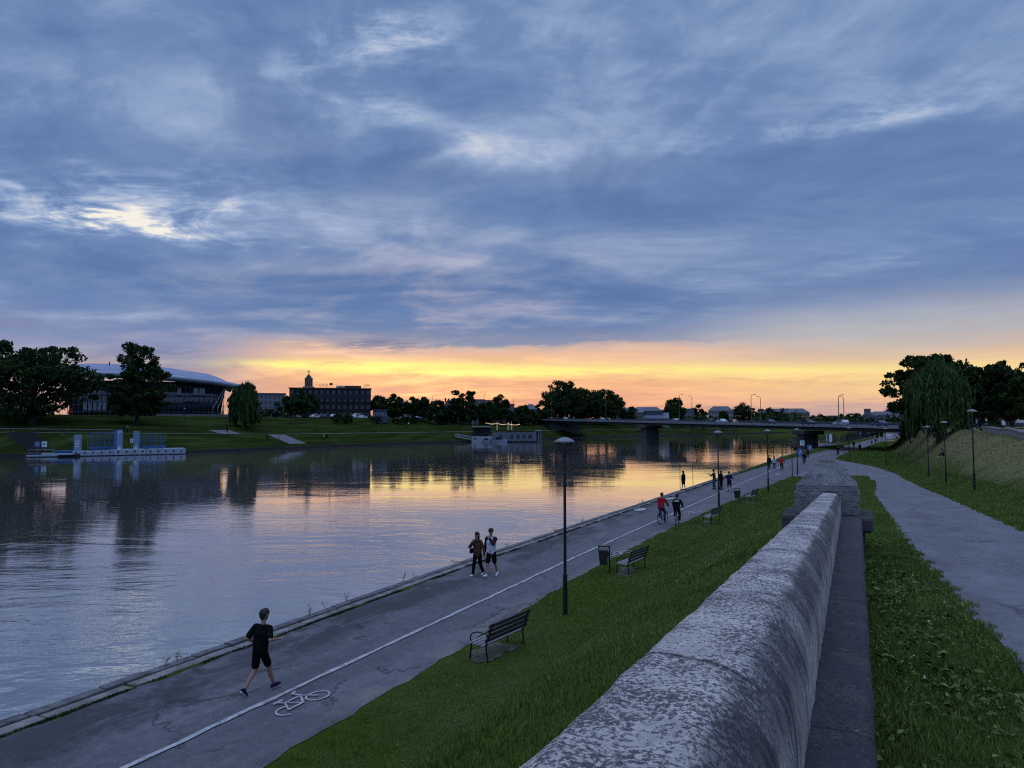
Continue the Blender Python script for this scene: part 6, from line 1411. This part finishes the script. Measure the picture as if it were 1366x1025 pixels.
netting('left blue net enclosure on the landing stage', 116, 152, 576, 599, 3.2, .5); netting('right blue net enclosure on the landing stage', 188, 222, 577, 598, 3.2, .5)
def hullmesh(L_, w, h, sheer=.3):
    mb = MB(); n = 12; vs = []; fs = []
    for i in range(n + 1):
        t = i / n; hw = w / 2 * math.sin(math.pi * min(1, .18 + t * .82) ** .9) ** .55 if t < .999 else .02; hw = max(.03, w / 2 * (1 - max(0, (t - .45) / .55) ** 2.2)); zz = h + sheer * max(0, t - .4) ** 2 * 2
        x = -L_ / 2 + L_ * t; vs += [(x, -hw, zz), (x, -hw * .7, .1), (x, 0, 0), (x, hw * .7, .1), (x, hw, zz), (x, hw * .86, zz - .06), (x, 0, zz - .14), (x, -hw * .86, zz - .06)]
    for i in range(n):
        for k in range(8): fs.append((i * 8 + k, i * 8 + (k + 1) % 8, (i + 1) * 8 + (k + 1) % 8, (i + 1) * 8 + k))
    fs += [tuple(range(8)), tuple(range(n * 8, n * 8 + 8))]
    return mb.add(vs, fs)
def dinghy(label, loc, rz, L_, w, m, group, seats=True):
    t = thing('rowing_boat', label, 'boat', loc, rz, group); hullmesh(L_, w, .55).build('hull', m, t, smooth=False)
    for x in (-L_ * .25, L_ * .1): MB().box((x, 0, .58), (.3, w * .9, .05)).build('thwart', M_PB, t)
    return t
for x, lab in ((124, 'blue boat stored at the left of the left net enclosure'), (136, 'blue boat stored in the middle of the left net enclosure'), (147, 'blue boat stored at the right of the left net enclosure'), (196, 'blue boat stored in the left of the right net enclosure'), (212, 'blue boat stored in the right of the right net enclosure')):
    dinghy(lab, local(pont, PX_(x), 1.6, 1.42), PRZ + rnd.uniform(-.05, .05), 2.3, 1.1, M_PB, 'blue boats on the landing stage')
dinghy('blue boat lying on the low left float before the first pylon', local(pont, PX_(86), 2.4, .75), PRZ, 4.6, 1.4, M_PB, 'blue boats on the landing stage')
dinghy('black boat with raised bow moored at the left of the landing stage', local(pont, PX_(88), -1.3, -.12), PRZ, 4.4, 1.7, mat('black_rubber', (.01, .01, .01)), None)
for x, m, lab in ((52, M_PB, 'small blue notice board at the left end of the landing stage'), (60.5, M_LIT, 'small white notice board at the left end of the landing stage'), (172, M_LIT, 'small white sign on a thin post between the two P pylons')):
    t = thing('notice_board', lab, 'sign', local(pont, PX_(x), 2.5 if x < 100 else 1.0, .7 if x < 100 else 1.3), AZ); hb = 1.5
    MB().tube([(0, 0, 0), (0, .05, hb + .5)], .04, 5).build('post', M_RIM, t); MB().box((0, -.05, hb + .55), (1.15 if x < 100 else .7, .05, 1.2 if x < 100 else .9)).build('board', m, t)
    MB().box((0, -.085, hb + .6), (.6 if x < 100 else .35, .02, .5 if x < 100 else .35)).build('notice', M_PP, t)
t = thing('handrail', 'thin railing at the left end of the landing stage', 'railing', local(pont, PX_(40), .4, .1), PRZ); mb = MB()
for k in range(4): mb.tube([(k * 1.6, 0, 0), (k * 1.6, 0, 1.5)], .035, 5)
mb.tube([(0, 0, 1.5), (4.8, 0, 1.5)], .035, 5); mb.tube([(0, 0, .8), (4.8, 0, .8)], .025, 5); mb.build('rail', M_RIM, t)
MB().box((2.4, 1.2, .2), (5.2, 2.6, .25)).build('gangplank', M_PW, t)
for k, (u0, lab) in enumerate(((111.5, 'left handrail of the steps behind the landing stage'), (119.6, 'right handrail of the steps behind the landing stage'))):
    pts = [(float(farb(u0)) - w, u0, tz(float(farb(u0)) - w, u0) + 1.05) for w in (2.5, 5, 8, 11)]
    t = thing('handrail', lab, 'railing', pts[0]); o_ = Vector(pts[0]); mb = MB(); mb.tube([Vector(q) - o_ for q in pts], .05, 5)
    for q in pts: mb.tube([Vector(q) - o_, Vector(q) - o_ - Vector((0, 0, 1.1))], .04, 5)
    mb.build('rail', mat('galvanised', (.06, .065, .075)), t)
# long pale rail along the far path at the left edge
t = thing('path_railing', 'long pale railing along the far path at the left edge', 'railing', (0, 0, 0)); mb = MB(); pts = []
for u in np.arange(62, 133, 3.0): v = float(farb(u)) - 11.0; pts.append((v, u, tz(v, u) + 1.0)); mb.tube([(v, u, tz(v, u) - .1), (v, u, tz(v, u) + 1.0)], .03, 4)
mb.tube(pts, .06, 5); mb.build('rail', mat('rail_pale', (.16, .17, .19), .5), t)

# ------------------------------------------------------------------ houseboat
HB = at_z(667, 590.3, WATER); dH = -HB.x * SA + HB.y * CA; sH = dH / F; XH = lambda x: (x - 667) * sH; ZH = lambda y: (590.3 - y) * sH
hb = thing('houseboat', 'moored grey-white houseboat with canopy deck and small windows', 'boat', HB, AZ)
M_HW = mat('hull_white', (.26, .29, .35), .5, .15, .6); M_HG = mat('cabin_grey', (.10, .12, .16), .6, .18, .6); M_DK = mat('boat_dark', (.012, .012, .014), .7)
MB().prism([(XH(629), -.4), (XH(630), ZH(582.5)), (XH(657), ZH(582.5)), (XH(656), -.4)], 0, 5.5, 'Y').build('hull', M_HW, hb, bevel=.05)
MB().prism([(XH(656.2), -.4), (XH(656.2), ZH(588.8)), (XH(716), ZH(588.8)), (XH(716), -.4)], -.2, 6.5, 'Y').build('barge_hull', M_DK, hb)
cab = MB().box(((XH(657) + XH(714)) / 2, 3.2, (ZH(588.7) + ZH(577.5)) / 2), (XH(714) - XH(657), 6, ZH(577.5) - ZH(588.7))).build('cabin', M_HG, hb, bevel=.04)
for x in (668, 683, 691, 699, 707):
    a = [(XH(x) + .62 * math.cos(k * math.pi / 8), ZH(582.6) + .3 + .55 * math.sin(k * math.pi / 8)) for k in range(9)] + [(XH(x) - .62, ZH(585)), (XH(x) + .62, ZH(585))]
    w = MB().prism(a, .12, .24, 'Y').build('window', M_GLASSD, cab)
for x in (634, 647): MB().box((XH(x), -.03, ZH(585.5)), (1.3, .1, .5)).build('porthole', M_GLASSD, hb)
MB().box((XH(642.5), 2.8, ZH(569.3)), (XH(655) - XH(629), 6.2, .35)).build('canopy_roof', mat('canopy_cloth', (.30, .28, .26), .8), hb)
mb = MB()
for x in (630.5, 636, 642, 648, 653.5):
    for y in (.2, 5.3): mb.tube([(XH(x), y, ZH(582.5)), (XH(x), y, ZH(569.8))], .07, 5)
for z in (579, 580.8): mb.tube([(XH(630), .1, ZH(z)), (XH(656), .1, ZH(z))], .05, 5)
mb.build('canopy_post', M_DK, hb)
MB().box((XH(643), 4.2, (ZH(582.4) + ZH(571)) / 2), (XH(655) - XH(632), 2.2, ZH(571) - ZH(582.4))).build('bar_wall', M_DK, hb)
mb = MB()
for k in range(24): x = XH(657.5 + 56 * k / 23); mb.tube([(x, .3, ZH(577.4)), (x, .3, ZH(574.6))], .04, 4)
mb.tube([(XH(657.5), .3, ZH(574.6)), (XH(713.5), .3, ZH(574.6))], .05, 5); mb.build('deck_railing', M_DK, hb)
pts = nr.uniform(0, 1, (900, 3)) * np.array([XH(713) - XH(657), .6, 1.1]) + np.array([XH(657), .1, ZH(577.3)]); leaves('planter_hedge', pts, .16, M_LF2, nr, parent=hb)
gx_ = MB()
for x in (714.5, 718, 721.5):
    for y in (.3, 4): gx_.tube([(XH(x), y, -.2), (XH(x), y, ZH(575))], .09, 5)
gx_.box((XH(718), 2.2, ZH(574.6)), (XH(723) - XH(714), 4.4, .3)); gx_.build('porch_frame', M_HW, hb)
MB().box((XH(718), 2.6, (ZH(588) + ZH(575)) / 2), (XH(721) - XH(715), 2.4, ZH(575.2) - ZH(588))).build('porch_glass', mat('porch_glass', (.04, .05, .065), .1, spec=.6), hb)
MB().box((XH(717), 2.2, -.05), (XH(725) - XH(714), 5, .5)).build('porch_float', M_DK, hb)
for x, lab in ((663, 'left closed pale parasol on the houseboat deck'), (678, 'middle closed pale parasol on the houseboat deck'), (682.3, 'right closed pale parasol on the houseboat deck')):
    t = thing('closed_parasol', lab, 'parasol', HB + Vector((CA * XH(x) - SA * 2, SA * XH(x) + CA * 2, ZH(577.4))), AZ, 'closed parasols on the houseboat')
    MB().lathe([(.12, .7), (.30, 1.2), (.26, 2.6), (.14, 4.0), (.03, 4.5)], n=9).build('canopy', mat('parasol_cloth_glow', (.42, .38, .24), .8, emit=(.5, .42, .2), estr=.10), t); MB().tube([(0, 0, 0), (0, 0, 4.6)], .05, 5).build('pole', M_DK, t)  # cloth given a faint glow of its own, standing in for deck light on it
ls = thing('light_string', 'string of small lit bulbs over the houseboat deck', 'lights', HB, AZ); mb = MB(); wire = []
for k in range(31):
    x = 648 + 45 * k / 30; sag = .5 * abs(math.sin(k / 30 * math.pi * 3)); q = (XH(x), 1.2, ZH(564.2) - sag * .7 - .012 * (x - 648)); wire.append(q); mb.ball((q[0], q[1], q[2] - .1), .13, 6)
mb.build('bulb', mat('bulb_lit', (.9, .8, .6), .5, emit=(1, .62, .34), estr=1.4), ls); MB().tube(wire, .02, 4).build('wire', M_DK, ls)
t = thing('post_pair', 'two posts carrying the light string over the houseboat deck', 'post', HB, AZ)
for x in (648, 693): MB().tube([(XH(x), 1.2, ZH(582)), (XH(x), 1.2, ZH(563.8))], .06, 5).build('post', M_DK, t)
mbt = thing('motorboat', 'small white motorboat moored in front of the houseboat', 'boat', HB + Vector((CA * XH(666) + SA * 2.6, SA * XH(666) - CA * 2.6, -.15)), AZ)
hullmesh(6.2, 2.2, 1.25, .5).build('hull', M_HW, mbt); MB().prism([(-1.6, 1.2), (-1.3, 2.2), (.4, 2.25), (1.2, 1.2)], -.8, .8, 'Y').build('cabin', M_DK, mbt); MB().tube([(.6, -.7, 1.3), (1.6, -.6, 2.5)], .06, 5).build('windscreen_frame', M_HW, mbt); MB().box((-3.2, 0, .9), (.4, .4, 1.2)).build('outboard', M_DK, mbt)
mbt = thing('motorboat', 'small white cabin boat moored left of the motorboat', 'boat', HB + Vector((CA * XH(650) + SA * 2.0, SA * XH(650) - CA * 2.0, -.15)), AZ)
hullmesh(4.6, 1.9, 1.05, .4).build('hull', M_HW, mbt); MB().prism([(-1.2, 1.0), (-1.0, 1.7), (.3, 1.75), (.9, 1.0)], -.7, .7, 'Y').build('cabin', M_DK, mbt); MB().tube([(-1.6, 0, 1.0), (1.6, 0, 3.6)], .05, 5).build('boom', M_HW, mbt)
t = thing('gangway', 'pale railed gangway leading from the far bank to the houseboat', 'gangway', HB + Vector((CA * XH(618) - SA * 1.5, SA * XH(618) + CA * 1.5, 0)), AZ)
L2 = 22 * sH; z0, z1 = ZH(583.5), ZH(587); MB().add([(x, y, z) for x, zz in ((-L2 / 2, z0), (L2 / 2, z1)) for y, z in ((0, zz), (1.6, zz), (1.6, zz + .2), (0, zz + .2))], [(0, 1, 2, 3), (7, 6, 5, 4), (0, 4, 5, 1), (1, 5, 6, 2), (2, 6, 7, 3), (3, 7, 4, 0)]).build('walkway', M_HW, t); mb = MB()
for y in (.05, 1.55):
    for hh_ in (.6, 1.15): mb.tube([(-L2 / 2, y, z0 + .2 + hh_), (L2 / 2, y, z1 + .2 + hh_)], .06, 5)
    for k in range(6): zz = z0 + (z1 - z0) * k / 5; mb.tube([(-L2 / 2 + L2 * k / 5, y, zz), (-L2 / 2 + L2 * k / 5, y, zz + 1.35)], .05, 5)
mb.build('handrail', M_HW, t)
MB().box((-L2 / 2 - 1.6, .8, z0 - .6), (3.2, 2.6, 1.4)).build('gangway_landing', M_DK, t)

# ------------------------------------------------------------------ things at the far end of the near quay
p = at_d(1070, 591, 132); t = thing('square_sign', 'white square sign with a dark T-shaped mark on a tall post by the water', 'sign', (p.x, p.y, 0), AZ)
MB().tube([(0, .05, -.2), (0, .05, 3.2)], .05, 6).build('post', M_BLACK, t); MB().box((0, 0, 2.95), (.74, .04, .86)).build('sign_board', mat('sign_white', (.6, .6, .62), .5), t)
MB().box((0, -.026, 2.93), (.10, .012, .44)).box((0, -.027, 3.16), (.28, .012, .09)).build('sign_symbol', M_BLACK, t)
for x, d, lab in ((1066, 148, 'blue board with white triangular mark leaning at the path edge'), (1079, 176, 'blue banner board farther along the left path edge')):
    p = gd(x, d); t = thing('folding_board', lab, 'sign', (p.x, p.y, 0), AZ, 'blue boards at the quay edge')
    for s_2 in (-1, 1): MB().box((0, s_2 * .25, .75), (1.0, .04, 1.5), 0, s_2 * .25).build('board', M_PB, t)
    MB().add([(-.3, -.475, .45), (-.2, -.475, .45), (.05, -.36, 1.1), (-.05, -.36, 1.15)], [(0, 1, 2, 3)]).add([(.3, -.478, .45), (.2, -.478, .45), (-.06, -.362, 1.1), (.04, -.362, 1.15)], [(0, 1, 2, 3)]).build('white_mark', M_LIT, t)
p = gp(1057, 637); t = thing('slim_post', 'slim dark signpost beside the fourth lamp on the grass edge', 'post', p, AZ)
MB().tube([(0, 0, -.1), (0, 0, 3.55)], .05, 7).build('pole', M_BLACK, t); MB().box((0, -.05, 3.55), (.20, .22, .42)).build('box_head', M_BLACK, t, bevel=.02)
p = at_z(1034.5, 614, .1); t = thing('slim_post', 'thin metal rod standing at the kerb left of the bridge pier', 'post', (float(kerb(p.y)) + .4, p.y, .1), 0); MB().tube([(0, 0, -.1), (0, 0, 3.0)], .04, 6).build('pole', M_BLACK, t); MB().lathe([(.09, -.02), (.09, .04), (.04, .07)], n=10).build('foot_plate', M_BLACK, t)
a = at_z(1078, 597, -.3); b = at_z(1118, 592, -.3); dv = b - a; DL = dv.length; DRZ = math.atan2(dv.y, dv.x)
t = thing('jetty', 'low dark floating jetty with thin posts near the white feather flags', 'jetty', (a.x, a.y, WATER), DRZ); MB().box((DL / 2, 2, .35), (DL, 4, .5)).build('deck', mat('jetty_deck', (.07, .08, .11), .8), t)
MB().box((DL / 2, 2, -.1), (DL - .2, 3.6, .42)).build('float', M_DK, t); mb = MB()
for k in range(9): mb.tube([(DL * k / 8, 3.7, .55), (DL * k / 8, 3.7, 1.9)], .06, 5)
mb.tube([(0, 3.7, 1.9), (DL, 3.7, 1.9)], .04, 4); mb.build('railing', M_RIM, t)
for x, lab in ((1103, 'left and more edge-on one of two white feather flags'), (1108, 'right and broader one of two white feather flags')):
    p = at_d(x, 592, 262); t = thing('feather_flag', lab, 'flag', (p.x, p.y, WATER + .6), AZ + (.9 if x < 1105 else .1), 'feather flags on the jetty')
    MB().tube([(-.55, 0, 0), (-.55, 0, 2.2), (-.45, 0, 3.2), (0, 0, 3.6)], .035, 5).build('pole', M_BLACK, t); MB().prism([(-.53, .5), (.45, .6), (.62, 1.6), (.5, 2.8), (.1, 3.5), (-.3, 3.3), (-.53, 2.4)], -.012, .012, 'Y').build('flag_cloth', M_LIT, t)
p = at_z(1157, 583, WATER); t = thing('barge', 'black moored barge with low deckhouse at the far river bend', 'boat', p, R(72)); hullmesh(17, 4.2, 1.3, .4).build('hull', M_DK, t); MB().box((-2, 0, 2.2), (9, 3.2, 1.9)).build('deckhouse', M_DK, t); MB().box((-2, 0, 3.3), (9.8, 3.8, .2)).build('deckhouse_roof', M_ROOFG, t)
for k in range(4): MB().box((-5 + 2 * k, -1.62, 2.4), (1.0, .08, .7)).build('window', M_GLASSL, t)
for x, yb, lab, c in ((1150, 582, 'first white excursion boat moored beyond the bridge', M_HW), (1176, 578.5, 'second white excursion boat moored beyond the bridge', M_HW)):
    p = at_z(x + 6, yb - 1.0, WATER); t = thing('excursion_boat', lab, 'boat', p, R(70), 'excursion boats beyond the bridge'); hullmesh(16, 3.8, 1.3, .4).build('hull', c, t); MB().box((-2, 0, 2.1), (10, 3.2, 1.7)).build('saloon', c, t); MB().box((-2, 0, 2.25), (9.4, 3.26, .8)).build('window_band', M_GLASSD, t)
for x, d, yt, lab in ((1170, 290, 574, 'small round-headed tree first along the far quay'), (1176, 300, 573.5, 'small round-headed tree second along the far quay'), (1163, 330, 575, 'small round-headed tree by the moored barge')):
    p = gd(x, d); tree('small_tree', lab, p, max(2.5, ztop(yt, d) - p.z), 6 * d / F, [(0, .65, .45, .35)], clumps=18, per=36, leaf=.3, group='small trees on the far quay')
# low wall on the crest of the right-hand embankment
t = thing('low_wall', 'low pale stone wall along the top of the right-hand embankment', 'wall', (0, 0, 0)); mb = MB(); mc = MB()
for u in np.arange(58, 113, 2.5):
    v = 14.5 + .012 * (u - 58); z = tz(v, u); mb.box((v, u + 1.25, z + .2), (.45, 2.48, .9)); mc.box((v, u + 1.25, z + .72), (.6, 2.49, .14))
mb.build('wall_body', mat('low_wall_stone', (.19, .185, .17), .9, .35, 3, bump=.5), t, bevel=.02); mc.build('coping', mat('coping_stone', (.24, .235, .22), .9, .25, 3), t, bevel=.02)
bpy.context.view_layer.update()
